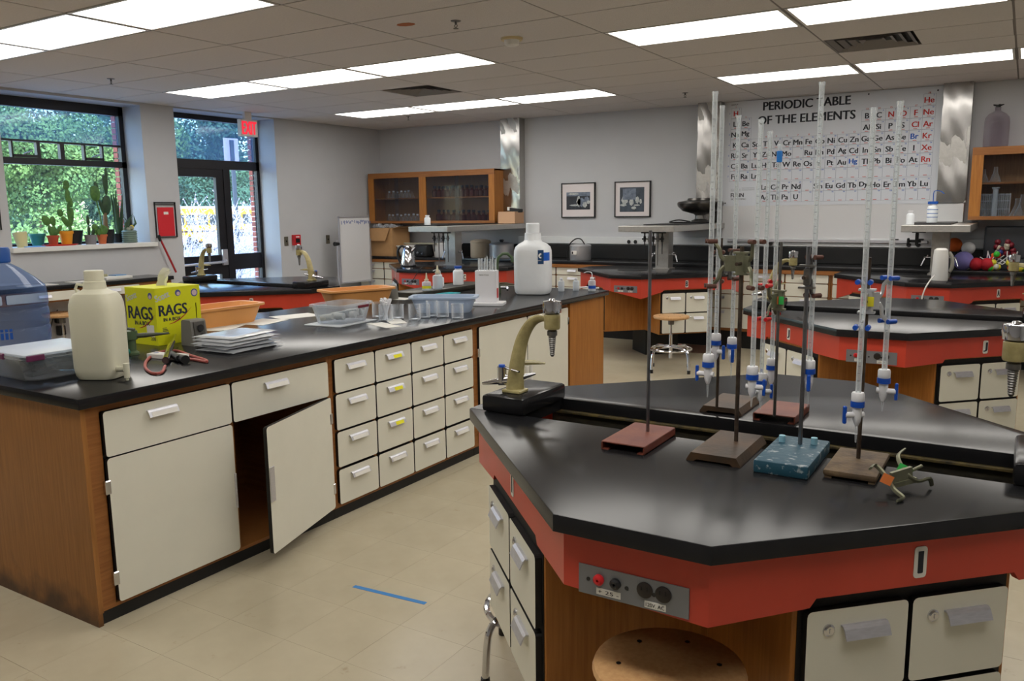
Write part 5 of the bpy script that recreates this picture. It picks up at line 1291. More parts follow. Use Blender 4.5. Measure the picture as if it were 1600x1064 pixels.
cols = [('m_yellow', (224, 214, 60)), ('m_red', (214, 52, 40)), ('m_green', (60, 190, 60)), ('m_orange', (232, 110, 50)), ('m_white', (222, 220, 206)), ('m_navy', (40, 50, 110))]
for k in range(26):
    a = rnd(-.15, .17); h_ = .03+max(0, rnd(0, .16)-abs(a)*.5)
    MB().ball((a, rnd(-.05, .05), h_), .03, seg=12, rings=8).build('atom', mat(cols[k % 6][0], cols[k % 6][1], .35), t)
q = MB()
for k in range(12): a = rnd(-.14, .14); b = rnd(-1.2, 1.2); q.cyl((a, 0, .06), (a+.13*math.sin(b), rnd(-.04, .04), .06+.13*math.cos(b)), .005, seg=6)
q.build('sticks', M['ptfe'], t)
t = thing('model_case', 'dark open case with red pieces standing behind the molecule model', 'case', (on(1572, 375, 1, 9.55).x, 9.58, ZB)); B(-.19, .18, -.03, .06, .1, .42, .02, 3).build('case_body', mat('dark_case', (58, 60, 66), .5), t)
B(-.18, .17, -.12, .08, .0, .1, .01, 2).build('case_base', mat('dark_case', (58, 60, 66), .5), t)
for k in range(14): MB().ball((rnd(-.08, .1), -.05+rnd(-.01, .01), rnd(.14, .27)), .028, seg=10, rings=7).build('atom', mat('m_dark_red', (120, 30, 42), .4) if k % 4 else mat('m_pale', (200, 190, 170), .4), t)

# framed photographs
mono = lambda n_, c_, c2_, vs_: mat(n_, c_, .5, c2=c2_, vs=vs_)
def photo(x0, x1, z0, z1, ix0, ix1, iz0, iz1, lab, kind):
    t = thing('framed_photo', lab, 'picture', ((x0+x1)/2, Y1-.012, (z0+z1)/2)); cx, cz = (x0+x1)/2, (z0+z1)/2
    a, b = (x1-x0)/2, (z1-z0)/2; q = MB(); q.box(-a, a, -.02, .01, b-.012, b); q.box(-a, a, -.02, .01, -b, -b+.012); q.box(-a, -a+.012, -.02, .01, -b, b); q.box(a-.012, a, -.02, .01, -b, b); q.build('frame', M['dark'], t)
    B(-a+.01, a-.01, -.008, .008, -b+.01, b-.01).build('mat_board', mat('mat_board', (222, 214, 214), .7), t)
    I = lambda u, v: (ix0-cx+(ix1-ix0)*u, iz0-cz+(iz1-iz0)*v)
    pr_ = B(ix0-cx, ix1-cx, -.0095, -.008, iz0-cz, iz1-cz).build('print', mono('print_dark', (58, 62, 72), (30, 32, 38), 9) if kind == 0 else mono('print_blue', (74, 86, 100), (44, 48, 56), 7), t)
    def blobs(lst, m, nm):
        q = MB()
        for (u, v, ru, rv) in lst:
            x, z = I(u, v); n_ = 14; q.add([(x+ru*(ix1-ix0)*math.cos(k*2*PI/n_)*(1+.15*math.sin(3*k)), -.0098-.0002*len(q.f)*0.2, z+rv*(iz1-iz0)*math.sin(k*2*PI/n_)*(1+.12*math.cos(2.3*k))) for k in range(n_)], [tuple(range(n_-1, -1, -1))[::-1]])
        q.build(nm, m, pr_)
    lt = mat('print_light', (206, 208, 204), .6, c2=(150, 156, 160), vs=30); md = mat('print_mid', (128, 140, 158), .6, c2=(84, 92, 108), vs=22)
    if kind == 0:
        q = MB(); x_, z_ = I(0, .78); x2, z2 = I(1, 1); q.box(x_, x2, -.0099, -.0096, z_, z2); q.build('print_ceiling', md, pr_)
        blobs([(.62, .42, .16, .25), (.86, .55, .1, .2)], md, 'print_shapes')
        blobs([(.52, .45, .085, .3), (.52, .76, .04, .06), (.78, .28, .09, .16), (.93, .42, .08, .1), (.34, .25, .2, .05), (.3, .9, .22, .05)], lt, 'print_people')
    else:
        q = MB(); x_, z_ = I(.12, .5); x2, z2 = I(.66, .95); q.box(x_, x2, -.0099, -.0096, z_, z2); q.build('print_ceiling', md, pr_)
        blobs([(.2, .48, .13, .18), (.48, .4, .09, .15), (.72, .48, .08, .14), (.86, .42, .05, .1), (.14, .28, .14, .05), (.7, .27, .13, .03), (.58, .16, .1, .06)], lt, 'print_people')
    return t
photo(-5.239, -4.748, 1.472, 1.921, -5.165, -4.82, 1.575, 1.80, 'framed black and white photograph of a laboratory, the left of the two', 0)
photo(-4.472, -3.986, 1.475, 1.920, -4.40, -4.07, 1.54, 1.845, 'framed photograph of people at a bench, the right of the two', 1)

# whiteboard and tray
t = thing('whiteboard', 'long whiteboard with a tray, mostly behind the periodic table poster', 'whiteboard', (-1.78, Y1-.001, 1.2))
B(-1.29, .975, -.02, 0, 0, 1.15).build('board', mat('board_white', (214, 214, 216), .3), t); B(-1.2, .92, -.075, -.02, -.02, .012, .003).build('tray', M['alu'], t)
q = MB(); q.box(.56, .64, -.07, -.03, .012, .026, .003); q.box(.82, .88, -.07, -.03, .012, .03, .003); q.build('erasers', M['dark'], t)

# ---- periodic table poster
t = thing('periodic_table_poster', 'large white wall chart lettered PERIODIC TABLE OF THE ELEMENTS', 'poster', (0, 0, 0))
PY = Y1-.024
q = MB(); n = 24; v = []
for j in range(2):
    for i in range(n+1):
        x = -3.08+2.285*i/n; v.append((x, PY-.002-.003*math.sin(i*1.1), 1.597+1.188*j))
for j in range(2):
    for i in range(n+1): x, y, z = v[j*(n+1)+i]; v.append((x, PY+.002, z))
B(-3.08, -.795, PY-.003, PY+.002, 1.597, 2.785).build('sheet', mat('poster_white', (214, 218, 226), .42), t)
CX = lambda g: -2.939+.1182*(g-1); RZ = lambda r: 2.655-.1195*(r-1) if r <= 7 else (1.808 if r == 8 else 1.694)
EL = {1: {1: 'H', 18: 'He'}, 2: {1: 'Li', 2: 'Be', 13: 'B', 14: 'C', 15: 'N', 16: 'O', 17: 'F', 18: 'Ne'}, 3: {1: 'Na', 2: 'Mg', 13: 'Al', 14: 'Si', 15: 'P', 16: 'S', 17: 'Cl', 18: 'Ar'}}
for r, s_ in ((4, 'K Ca Sc Ti V Cr Mn Fe Co Ni Cu Zn Ga Ge As Se Br Kr'), (5, 'Rb Sr Y Zr Nb Mo - Ru Rh Pd Ag Cd In Sn Sb Te I Xe'), (6, 'Cs Ba Lu Hf Ta W Re Os Ir Pt Au Hg Tl Pb Bi Po At Rn')):
    EL[r] = {i+1: e for i, e in enumerate(s_.split())}
EL[7] = {1: 'Fr', 2: 'Ra', 3: 'Lr'}; EL[7].update({g: '-' for g in range(4, 19)})
EL[8] = {i+4: e for i, e in enumerate('La Ce Pr Nd - Sm Eu Gd Tb Dy Ho Er Tm Yb Lu'.split())}
EL[9] = {i+4: e for i, e in enumerate('Ac Th Pa U - - - - - - - - - - -'.split())}
red = {'H', 'He', 'N', 'O', 'F', 'Ne', 'Cl', 'Ar', 'Kr', 'Xe', 'Rn'}; blue = {'Br', 'Hg'}
NUM = {}
nn = 1
for r in range(1, 8):
    for g in sorted(EL[r]):
        if r == 6 and g == 3: nn = 71
        if r == 7 and g == 3: nn = 103
        NUM[(r, g)] = nn; nn += 1
for i in range(15): NUM[(8, 4+i)] = 57+i; NUM[(9, 4+i)] = 89+i
K, Rr, Bb, G_, sm, sb = MB(), MB(), MB(), MB(), MB(), MB()
ex, ez = (1, 0, 0), (0, 0, 1); yk = PY-.0045
for r in EL:
    for g, e in EL[r].items():
        x, z = CX(g), RZ(r); w2 = .0585
        for a in (-w2, w2): G_.box(x+a-.0012, x+a+.0012, PY-.0038, PY-.003, z-.058, z+.058)
        for a in (-.058, .058): G_.box(x-w2, x+w2, PY-.0038, PY-.003, z+a-.0012, z+a+.0012)
        if e != '-': text(Rr if e in red else Bb if e in blue else K, e, (x-.004, yk, z-.004), ex, ez, h=(.056 if e not in ('Mg', 'Ag', 'Hg', 'Dy') else .068), bold=.02)
        text(sb, str(NUM[(r, g)]), (x+.036, yk, z+.044), ex, ez, h=.015, bold=.02)
        sm.box(x-.02, x+.016, PY-.0042, PY-.003, z-.05, z-.044)
for g, r in ((1, .2), (2, 1.2), (18, .2), (13, 1.2), (14, 1.2), (15, 1.2), (16, 1.2), (17, 1.2)): text(sm, str(g), (CX(g)-.005, yk, RZ(1)-.1195*(r-1)-.01-.1195*.15), ex, ez, h=.018, bold=.02)
for g in range(4, 13): text(sm, str(g), (CX(g)-.005, yk, RZ(3)-.045), ex, ez, h=.018, bold=.02)
for r in range(1, 8): text(sb, str(r), (CX(1)-.075, yk, RZ(r)), ex, ez, h=.018, bold=.02)
text(K, 'PERIODIC TABLE', (-2.165, yk, 2.71), ex, ez, h=.093, w=.93, bold=.02); text(K, 'OF THE ELEMENTS', (-2.165, yk, 2.555), ex, ez, h=.093, w=1.04, bold=.02)
text(K, 'GROUP', (-2.96, yk, 2.752), ex, ez, h=.014, w=.08)
text(K, 'FLINN', (-2.90, yk, 1.72), ex, ez, h=.045, w=.15, bold=.03); text(K, 'SCIENTIFIC', (-2.885, yk, 1.675), ex, ez, h=.018, w=.18)
for k in range(3): K.box(-2.98, -2.86, PY-.0042, PY-.003, 1.79-.012*k, 1.792-.012*k); K.box(-2.85, -2.70, PY-.0042, PY-.003, 1.80-.012*k, 1.802-.012*k)
for x, z in ((-1.52, 2.755), (-.86, 2.74), (-3.04, 1.63)): K.lathe([(.008, 0), (.008, .002)], 10, Matrix.Translation((x, yk, z)) @ Matrix.Rotation(PI/2, 4, 'X'))
stuff(K.build('black_print', M['ink'], t)); stuff(Rr.build('red_print', M['inkr'], t)); stuff(Bb.build('blue_print', M['inkb'], t)); stuff(G_.build('grid_lines', M['inkl'], t)); stuff(sm.build('small_red_print', mat('faded_red', (200, 96, 92), .6), t)); stuff(sb.build('small_blue_print', mat('faded_blue', (92, 122, 190), .6), t))

# ---- easel whiteboard
t = thing('easel', 'portable whiteboard easel with an aluminium frame in the back left corner', 'easel', (-7.97, 8.70, 0), math.radians(86))
# board in local xz plane
A_, Bp = on(533, 336, 0, -8.1), on(577, 336, 0, -8.1)
w_ = .275
B(-w_, w_, -.012, .008, .62, 1.50, .002).build('board', mat('board_white', (214, 214, 216), .3), t)
q = MB(); q.box(-w_-.012, -w_, -.016, .012, .60, 1.52); q.box(w_, w_+.012, -.016, .012, .60, 1.52); q.box(-w_-.012, w_+.012, -.016, .012, 1.50, 1.52); q.box(-w_-.012, w_+.012, -.03, .012, .60, .62); q.build('board_frame', M['alu'], t)
q = MB(); q.box(-w_-.04, -w_-.015, .0, .03, .05, 1.2); q.box(w_+.012, w_+.045, .0, .03, .05, 1.2); q.box(-w_-.04, w_+.045, .0, .03, .45, .48); q.box(-w_-.05, -w_, -.25, .25, .03, .06); q.box(w_, w_+.05, -.25, .25, .03, .06); q.build('stand_frame', M['alu'], t)
MB().cyl((-w_-.02, 0, 1.15), (-w_-.10, 0, 1.15), .02, .03).build('tilt_knob', M['dark'], t)
q = MB()
for k in range(30): x = -w_+.03+.54*k/29; q.box(x, x+.012, -.0135, -.012, 1.43+rnd(-.025, .02), 1.44+rnd(0, .03))
q.build('handwriting', mat('marker', (110, 122, 168), .7), t)
# ---- left wall items
def wallbox(px, py, h, w_, lab, nm, cat, m, th=.03, X=X0):
    p = on(px, py, 0, X); t = thing(nm, lab, cat, (X+.001, p.y, p.z)); B(0, th, -w_/2, w_/2, -h/2, h/2, .003).build('plate', m, t); return t
t = wallbox(461, 375, .14, .12, 'red fire alarm pull box on the wall right of the glass door', 'fire_alarm', 'fire alarm', mat('alarm_red', (196, 36, 44), .4), .05); B(.05, .056, -.035, .035, -.035, .02).build('pull_handle', M['dark'], t); B(.05, .053, -.03, .03, .035, .05).build('lettering', M['paper'], t)
for (px, lb) in ((447, 'grey switch plate left of the red fire alarm'), (512, 'grey switch plate between the fire alarm and the easel')):
    t = wallbox(px, 377 if px < 500 else 374, .12, .07, lb, 'switch_plate', 'switch', mat('plate_bronze', (112, 108, 96), .45, .5), .008); t['group'] = 'grey wall switch plates'
    B(.008, .018, -.006, .006, -.01, .012).build('toggle', M['dark'], t)
a = on(242, 316, 0, X0); b = on(274, 370, 0, X0); cy_, cz_ = (a.y+b.y)/2, (a.z+b.z)/2; hy, hz = .135, .20
t = thing('wall_frame', 'black wire frame holding a red notice on the pillar right of the plants', 'notice', (X0+.001, cy_, cz_))
q = MB(); q.box(0, .02, -hy, -hy+.008, -hz, hz); q.box(0, .02, hy-.008, hy, -hz, hz); q.box(0, .02, -hy, hy, -hz, -hz+.008); q.box(0, .02, -hy, hy, hz-.01, hz); q.box(0, .02, -hy, hy, hz-.03, hz-.024); q.build('wire_frame', M['dark'], t)
B(.001, .008, -.10, .11, -.185, .14).build('red_sheet', mat('red_sheet', (206, 34, 46), .6), t); B(.008, .0085, -.02, .04, .06, .09).build('label', M['paper'], t)
# fire blanket strap / red pole leaning
a, b = Vector((X0+.06, 5.86, 1.31)), Vector((X0+.08, 6.02, .92))
t = thing('red_pole', 'slim red pole with black top leaning on the pillar beneath the red notice', 'pole', (0, 0, 0)); MB().cyl(a, b, .011).build('shaft', mat('pole_red', (170, 34, 40), .5), t); MB().cyl(a+Vector((0, -.012, .04)), a-Vector((0, 0, .03)), .016).build('grip', M['dark'], t)
B(X0+.001, X0+.02, 3.72, 4.19, 1.46, 1.95).build('wall_picture', M['whitep']); tag(bpy.data.objects['wall_picture'], 'pale framed picture at the left edge of the frame', 'picture'); B(X0+.02, X0+.026, 4.175, 4.19, 1.45, 1.96).build('frame_edge', M['dark'], bpy.data.objects['wall_picture'])
q = MB(); 
for (px, py) in ((92, 497), (95, 516)): p = on(px, py, 0, X0+.05); q.box(X0+.02, X0+.09, p.y-.035, p.y+.035, p.z-.05, p.z+.05, .008)
t = thing('power_adapter', 'two black power adapters hanging below the window worktop', 'adapter', (0, 0, 0)); q.build('adapters', M['dark'], t)
MB().tube([tuple(on(90, 484, 0, X0+.04)), tuple(on(82, 500, 0, X0+.04)), tuple(on(78, 520, 0, X0+.04))], .005, 6).build('cord', M['dark'], t)
# things on the window worktop
p = on(180, 430, 2, ZT); t = thing('open_book', 'open white packet with a blue strip on the window worktop', 'packet', (-8.12, 5.15, ZT), .1); B(-.1, .1, -.16, .16, 0, .03, .006, 2).build('packet_body', M['paper'], t); B(-.1, .02, .02, .15, .03, .04, .003).build('blue_strip', mat('strip_blue', (120, 160, 200), .5), t); B(-.12, -.02, -.22, -.05, .03, .055, .004).build('dull_packet', mat('khaki_packet', (160, 156, 120), .7), t)
tag(B(-.1, .1, -.15, .15, 0, .004).build('paper_pile', M['paper'], None, (-8.1, 4.35, ZT)), 'white papers on the window worktop behind the blue jug', 'paper'); tag(B(-.1, .1, -.1, .1, 0, .003).build('paper_pile', M['paper'], None, (-8.12, 4.78, ZT)), 'small white paper on the window worktop above the left drawer', 'paper')

# ================================================================ PLANTS ON THE SILL
ZS = WL[2]+.004; SX = -8.5
def sy(px): return on(px, 378, 0, SX).y
def potm(r0, r1, h, rim=True): 
    P = [(r0, 0), (r1, h*.8)]+([(r1*1.12, h*.8), (r1*1.12, h)] if rim else [(r1*1.05, h)])+[(r1*.92, h), (r1*.9, h*.86), (0, h*.86)]
    return MB().lathe(P, 22)
PG = 'potted plants on the window sill'
def potted(px, x, r0, r1, h, m, lab, rim=True, nm='potted_cactus', z=ZS):
    t = thing(nm, lab, 'plant' if 'empty' not in lab else 'pot', (x, sy(px), z), 0, PG if 'empty' not in lab else None); potm(r0, r1, h, rim).build('pot', m, t)
    if 'empty' not in lab: MB().lathe([(r1*.88, h*.87), (0, h*.9)], 14).build('soil', mat('soil', (60, 46, 36), .9), t)
    return t
def pad(q, base, d, L, w, th=.012):
    """one flattened cactus pad growing from base along d"""
    d = Vector(d).normalized(); c = Vector(base)+d*(L/2); rot = d.to_track_quat('Z', 'Y').to_matrix().to_4x4()
    q.lathe([(max(.001, math.sin(PI*i/8)**.8)*w*.68, -math.cos(PI*i/8)*L/2) for i in range(9)], 12, Matrix.Translation(c) @ rot, True, sx=th/w*1.5)
    return Vector(base)+d*L
t = potted(28, -8.42, .045, .062, .15, mat('cream_pot', (220, 212, 160), .5), 'empty cream plastic pot leaning at the left end of the sill', False, 'plastic_pot')
t.rotation_euler = (.12, 0, 0)
potted(66, -8.58, .05, .07, .125, mat('teal_pot', (40, 120, 120), .45), 'empty teal pot behind the small red pot', True, 'plastic_pot')
tag(MB().lathe([(.16, 0), (.19, .012), (.185, .014), (.155, .004), (0, .004)], 36, Matrix.Translation((-8.42, sy(87), ZS)), sy=1.0, sx=.42).build('red_tray', mat('tray_red', (214, 50, 34), .4)), 'oval red tray under two pots on the sill', 'tray')
tag(B(-8.46, -8.35, sy(26), sy(58), ZS, ZS+.008, .003).build('blue_tray', mat('tray_blue', (110, 170, 240), .4)), 'flat light blue tray at the left end of the sill', 'tray')
t = potted(80, -8.46, .04, .052, .095, mat('red_terracotta', (176, 78, 52), .7), 'small red clay pot with flat cactus pads, on the red tray', z=ZS+.012)
q = MB(); e = pad(q, (0, 0, .08), (0, -.25, 1), .12, .04); pad(q, e, (0, -.5, 1), .11, .06); e = pad(q, (0, .01, .08), (0, .1, 1), .11, .04); pad(q, e, (0, -.1, 1), .10, .045); pad(q, (0, .02, .09), (0, .8, 1), .13, .035); q.build('cactus_pads', M['cactus'], t)
potted(101, -8.46, .048, .064, .135, mat('yellow_pot', (232, 158, 40), .5), 'empty yellow-orange pot on the red tray', True, 'plastic_pot', ZS+.012)
t = potted(118, -8.565, .09, .112, .15, M['dark'], 'wide black bowl with a tall thin branching cactus', False)
q = MB(); q.cyl((0, 0, .13), (0, -.01, .2), .02, .014); e = pad(q, (0, -.01, .19), (0, -.7, 1), .13, .045); pad(q, e, (0, -.35, 1), .08, .05); e = pad(q, (0, 0, .19), (0, .15, 1), .2, .045); e = pad(q, e, (0, -.15, 1), .12, .04); e = pad(q, (0, 0, .24), (0, -.02, 1), .20, .035); e = pad(q, e, (0, .02, 1), .14, .045); pad(q, e, (0, -.06, 1), .09, .05); pad(q, e, (0, -.5, .8), .05, .05); q.build('cactus_pads', M['cactus'], t)
t = potted(137, -8.44, .05, .058, .1, mat('grey_pot', (126, 124, 128), .6), 'square-ish grey pot with a thin upright cactus', False)
q = MB(); e = pad(q, (0, -.01, .08), (0, -.02, 1), .12, .025); pad(q, e, (0, 0, 1), .11, .026); pad(q, (0, .02, .08), (0, .3, 1), .09, .03); q.build('cactus_pads', M['cactusd'], t)
t = potted(155, -8.44, .035, .05, .1, M['terra'], 'terracotta pot with bushy pads and one long stem topped by a big pad')
q = MB()
for k in range(12): pad(q, (rnd(-.02, .02), rnd(-.02, .02), .08), (rnd(-.3, .3), rnd(-.9, .9), 1), rnd(.09, .15), .05)
pad(q, (0, -.04, .17), (0, -1, .25), .07, .05); q.tube([(0, .01, .1), (0, 0, .3), (0, -.03, .46)], .008, 8); e = pad(q, (0, -.03, .45), (0, -.1, 1), .17, .085, .03); q.build('cactus_pads', M['cactus'], t)
t = potted(172, -8.54, .06, .075, .15, M['dark'], 'tall black pot with the biggest cactus, reaching the transom', False)
q = MB(); q.tube([(0, 0, .13), (0, -.01, .2), (0, -.005, .33)], .026, 10, [.03, .024, .018]); q.build('trunk', M['bark'], t)
q = MB(); e = pad(q, (0, .0, .3), (0, .15, 1), .22, .085, .02); pad(q, e, (0, -.1, 1), .22, .035); e2 = pad(q, (0, -.01, .3), (0, -.3, 1), .19, .03); pad(q, e2, (0, -.12, 1), .18, .04); pad(q, e, (0, .05, 1), .30, .03); q.build('cactus_pads', M['cactusd'], t)
t = potted(194, -8.6, .05, .06, .1, M['dark'], 'dark upright snake plants against the right jamb', False, 'snake_plant')
for k in range(11):
    a = rnd(-.5, .5); L_ = rnd(.2, .52); q = MB(); b0 = Vector((rnd(-.03, .03), rnd(-.05, .05), .08)); dv = Vector((rnd(-.1, .1), a*.35, 1)).normalized()
    q.tube([b0+dv*(L_*u) for u in (0, .25, .5, .75, 1)], .01, 6, [.012, .017, .016, .011, .001], flat=.35); q.build('leaf', M['cactusd'], t)
t = thing('ribbed_planter', 'ribbed grey-green planter with stones and a yellow ornament at the right end of the sill', 'planter', (-8.44, sy(198), ZS))
pr = [(.06, 0)]
for k in range(6): z = .022*k; pr += [(.075, z+.003), (.085, z+.011), (.075, z+.019)]
MB().lathe(pr+[(.07, .135), (0, .12)], 8).build('planter_body', mat('sage_glaze', (120, 138, 126), .35), t)
q = MB()
for k in range(12): q.ball((rnd(-.05, .05), rnd(-.06, .03), .14+rnd(0, .03)), rnd(.012, .022), seg=8, rings=5)
q.build('stones', mat('stone', (150, 150, 130), .8), t); q = MB(); q.ball((0, .035, .165), .024, sz=1.2); q.build('yellow_ornament', mat('ornament_yellow', (240, 208, 30), .4), t)
q = MB()
for k in range(5): b0 = Vector((rnd(-.03, .03), rnd(-.04, .04), .13)); q.tube([b0, b0+Vector((0, rnd(-.04, .08), .08)), b0+Vector((0, rnd(-.02, .12), rnd(.14, .22)))], .01, 6, [.01, .012, .001], flat=.4)
q.build('succulent_leaves', M['cactusd'], t)

# ================================================================ FLOOR BITS
a, b = on(553, 916, 2, 0), on(665, 943, 2, 0); d = (b-a); L_ = d.length; an = math.atan2(d.y, d.x)
tag(B(0, L_, -.011, .011, 0, .0008).build('blue_tape', mat('tape_floor_blue', (60, 130, 196), .6), None, (a.x, a.y, .0002), an), 'strip of blue tape stuck to the floor of the aisle', 'tape')
p = on(1086, 545, 2, 0); tag(B(-.18, .18, -.25, .25, 0, .004).build('floor_plate', mat('brown_plate', (98, 70, 56), .6), None, (p.x, p.y, .0003)), 'dark brown plate in the floor behind the wooden stool', 'floor plate')

# ================================================================ OUTSIDE
g = MB(); g.add([(X0-.36, -30, -.03), (X0-.36, 90, -.03), (-28, 90, -.95), (-28, -30, -.95), (-140, 90, -1.0), (-140, -30, -1.0)], [(0, 1, 2, 3), (3, 2, 4, 5)])
o = g.build('pavement', mat('asphalt', (176, 174, 170), .9, var=.08, vs=.5)); o['kind'] = 'structure'
# trees : crown of leaf blades as stuff plus trunk
lg1 = mat('leaf_sunlit', (150, 176, 96), .7, c2=(88, 124, 74), vs=.3); lg2 = mat('leaf_shaded', (104, 140, 104), .7, c2=(62, 98, 84), vs=.3)  # sunlit green and bluish shade put into two leaf colours
def crown(nq, R, Hh, seed, size):
    r_ = random.Random(seed); v = []; f = []
    blobs = [(Vector((r_.uniform(-1, 1)*R*.7, r_.uniform(-1, 1)*R*.7, Hh*(.12+.8*r_.random()))), R*r_.uniform(.28, .5)) for _ in range(26)]
    for k in range(nq):
        c, br = blobs[k % len(blobs)]; u = Vector((r_.gauss(0, 1), r_.gauss(0, 1), r_.gauss(0, 1))).normalized(); p = c+u*br*r_.uniform(.8, 1.05); p.z = max(p.z, .3)
        a = Vector((r_.gauss(0, 1), r_.gauss(0, 1), r_.gauss(0, 1))).normalized(); b = u.cross(a).normalized() if u.cross(a).length > .1 else u.orthogonal(); a = (a+u*.3).normalized(); s = size*r_.uniform(.6, 1.3)
        i = len(v); v += [tuple(p-a*s), tuple(p+b*s*.6), tuple(p+a*s), tuple(p-b*s*.6)]; f.append((i, i+1, i+2, i+3))
    return v, f
def mkcrown(nq, R, Hh, seed, size, m):
    v, f = crown(nq, R, Hh, seed, size); q = MB(); q.add(v, f); o = q.build('crown', m); return o
proto = [mkcrown(26000, 4.6, 12.5, 3, .17, lg1), mkcrown(26000, 4.8, 14, 8, .19, lg2)]
meshes = [o.data for o in proto]
for o in proto: bpy.data.objects.remove(o)
pos = [(-62, 34, 0, .82), (-63, 42.5, 0, .86), (-65, 51.8, 1, .9), (-64, 62, 1, .95), (-77, 37, 1, 1.15), (-78, 50, 1, 1.2), (-78, 63.5, 1, 1.2), (-62, 25.5, 0, .85)]
nmz = ['left in the plant window', 'right in the plant window', 'left in the glass door', 'right in the glass door', 'tall at the back of the plant window', 'tall at the back between window and door', 'tall at the back of the glass door', 'at the plant window\'s left edge']
for (x, y, k, s), w_ in zip(pos, nmz):
    t = thing('tree', '%s leafy tree outside, %s' % (['sunlit pale green', 'shady dark green'][k], w_), 'tree', (x, y, -1), rnd(0, 6), 'trees beyond the car park'); t.scale = (s, s, s)
    o = bpy.data.objects.new('crown', meshes[k]); COL.objects.link(o); o.parent = t; stuff(o)
    MB().tube([(0, 0, 0), (.1, 0, 2), (0, .1, 5)], .3, 8, [.35, .28, .15]).build('trunk', M['bark'], t)
# bushes that close the foot of the tree line
t = thing('hedge', 'low sunlit hedge along the foot of the trees', 'hedge', (-55.6, 44, -1)); 
r_ = random.Random(9); q = MB(); v = []; f = []
for k in range(16000):
    y = r_.uniform(-16, 20); x = r_.uniform(-.7, .7); z = abs(r_.gauss(0, 1))*.8; a = Vector((r_.gauss(0, 1), r_.gauss(0, 1), r_.gauss(0, 1))).normalized(); b = a.orthogonal().normalized(); p = Vector((x, y, z)); s = .17; i = len(v)
    v += [tuple(p-a*s), tuple(p+b*s*.6), tuple(p+a*s), tuple(p-b*s*.6)]; f.append((i, i+1, i+2, i+3))
q.add(v, f); stuff(q.build('foliage', lg1, t))
# school bus
t = thing('bus', 'yellow school bus parked outside beyond the bare shrub', 'bus', (-52, 41.2, -.98), math.radians(90-2))
by = mat('bus_yellow', (250, 168, 22), .35)
B(-4.3, 3.2, -1.15, 1.15, .55, 2.95, .18, 3).build('bus_body', by, t); B(3.1, 4.6, -1.0, 1.0, .55, 1.55, .15, 3).build('bonnet', by, t)
B(-4.3, 3.2, -1.1, 1.1, 2.9, 3.1, .1, 2).build('roof', mat('bus_roof', (240, 236, 226), .4), t)
for k in range(7):
    for s in (-1, 1): B(-3.9+k*.98, -3.1+k*.98, s*1.16-.01, s*1.16+.01, 1.75, 2.5).build('side_window', mat('bus_glass', (50, 60, 70), .1), t)
for s in (-1, 1): B(-4.3, 3.3, s*1.165-.01, s*1.165+.01, 1.25, 1.35).build('stripe', M['dark'], t)
for x in (-2.6, 3.5):
    for s in (-1, 1): MB().cyl((x, s*.85, .5), (x, s*1.15, .5), .5, seg=20).build('wheel', M['dark'], t)
# white car beside it
t = thing('car', 'white car parked outside, low in the door glass', 'car', (-46, 38.5, -.98), math.radians(92))
wc = mat('car_white', (235, 236, 240), .25); q = MB(); P = [(-2.2, .35), (2.2, .35), (2.25, .8), (1.2, .95), (.6, 1.4), (-1.1, 1.42), (-1.7, .98), (-2.2, .9)]; n = len(P)
q.add([(x, -.85, z) for x, z in P]+[(x, .85, z) for x, z in P], [tuple(range(n)), tuple(range(2*n-1, n-1, -1))]+[(i, n+i, n+(i+1) % n, (i+1) % n) for i in range(n)]); q.build('car_body', wc, t)
for x in (-1.35, 1.4):
    for s in (-1, 1): MB().cyl((x, s*.62, .33), (x, s*.88, .33), .33, seg=18).build('wheel', M['dark'], t)
q = MB()
for s in (-1, 1): q.add([(-1.5, s*.86, 1.0), (1.0, s*.86, 1.0), (.5, s*.86, 1.33), (-1.0, s*.86, 1.33)], [(0, 1, 2, 3)])
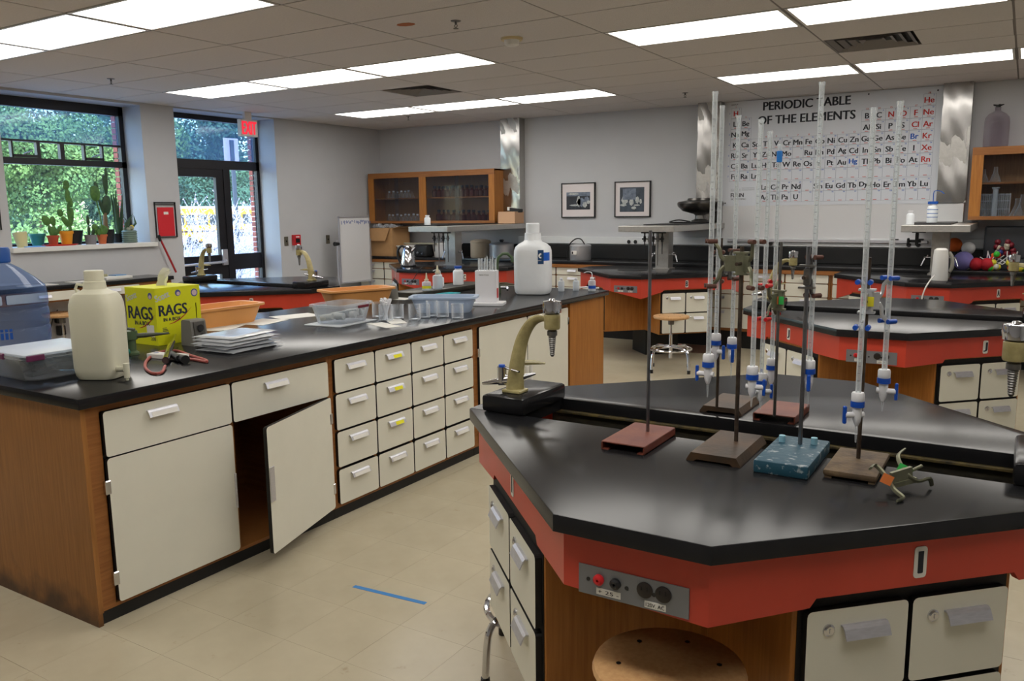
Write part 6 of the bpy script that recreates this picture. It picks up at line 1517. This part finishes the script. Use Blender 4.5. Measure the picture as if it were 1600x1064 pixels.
q.build('side_windows', mat('bus_glass', (50, 60, 70), .1), t)
# blossoming bare shrub
t = thing('shrub', 'bare shrub with pale blossom right outside the glass door', 'shrub', (-13.2, 10.45, -.25)); q = MB(); bl = MB(); r_ = random.Random(4)
for k in range(70):
    a = r_.uniform(0, 2*PI); p = Vector((r_.uniform(-.4, .4), r_.uniform(-.9, .9), .1)); d = Vector((math.cos(a)*.45, math.sin(a)*.5, 1)).normalized(); pts = [p.copy()]
    for j in range(7):
        d = (d+Vector((r_.gauss(0, .22), r_.gauss(0, .28), .05))).normalized(); p = p+d*.27; pts.append(p.copy())
        if j > 1:
            for _ in range(3):
                e = (d+Vector((r_.gauss(0, .7), r_.gauss(0, .7), r_.gauss(0, .4)))).normalized(); L_ = r_.uniform(.15, .4); q.tube([p, p+e*L_*.5, p+e*L_+Vector((0, 0, .03))], .004, 4, [.005, .004, .003])
                for m_ in range(3): c_ = p+e*L_*(.4+.3*m_); bl.ball(tuple(c_), .009, seg=5, rings=3)
    q.tube(pts, .012, 5, [.012-.0012*i for i in range(len(pts))])
q.build('branches', mat('pale_bark', (190, 180, 196), .7), t); stuff(bl.build('blossom', mat('blossom', (250, 236, 246), .7), t))
# sign on a post, seen from behind
p = on(361, 236, 0, -15); t = thing('street_sign', 'back of a pale pinkish sign on a dark post outside the glass door', 'sign', (-15, p.y, -.45)); B(.0, .012, -.2, .2, 3.0, 3.66, .003).build('sign_plate', mat('sign_back', (214, 190, 200), .5), t)
B(.013, .06, -.045, .045, 0, 3.62, .003).build('post', mat('post_dark', (70, 76, 90), .5, .4), t)
# handrail
q = MB(); q.tube([(-10.5, 7.2, .9), (-11.5, 9.6, .45)], .022, 8); q.tube([(-10.5, 7.2, .9), (-10.5, 7.2, -.2)], .022, 8); q.tube([(-11.5, 9.6, .45), (-11.5, 9.6, -.3)], .022, 8); q.tube([(-10.5, 7.2, .5), (-11.5, 9.6, .1)], .018, 8)
tag(q.build('handrail', M['alu']), 'grey metal handrail outside the glass door', 'handrail')
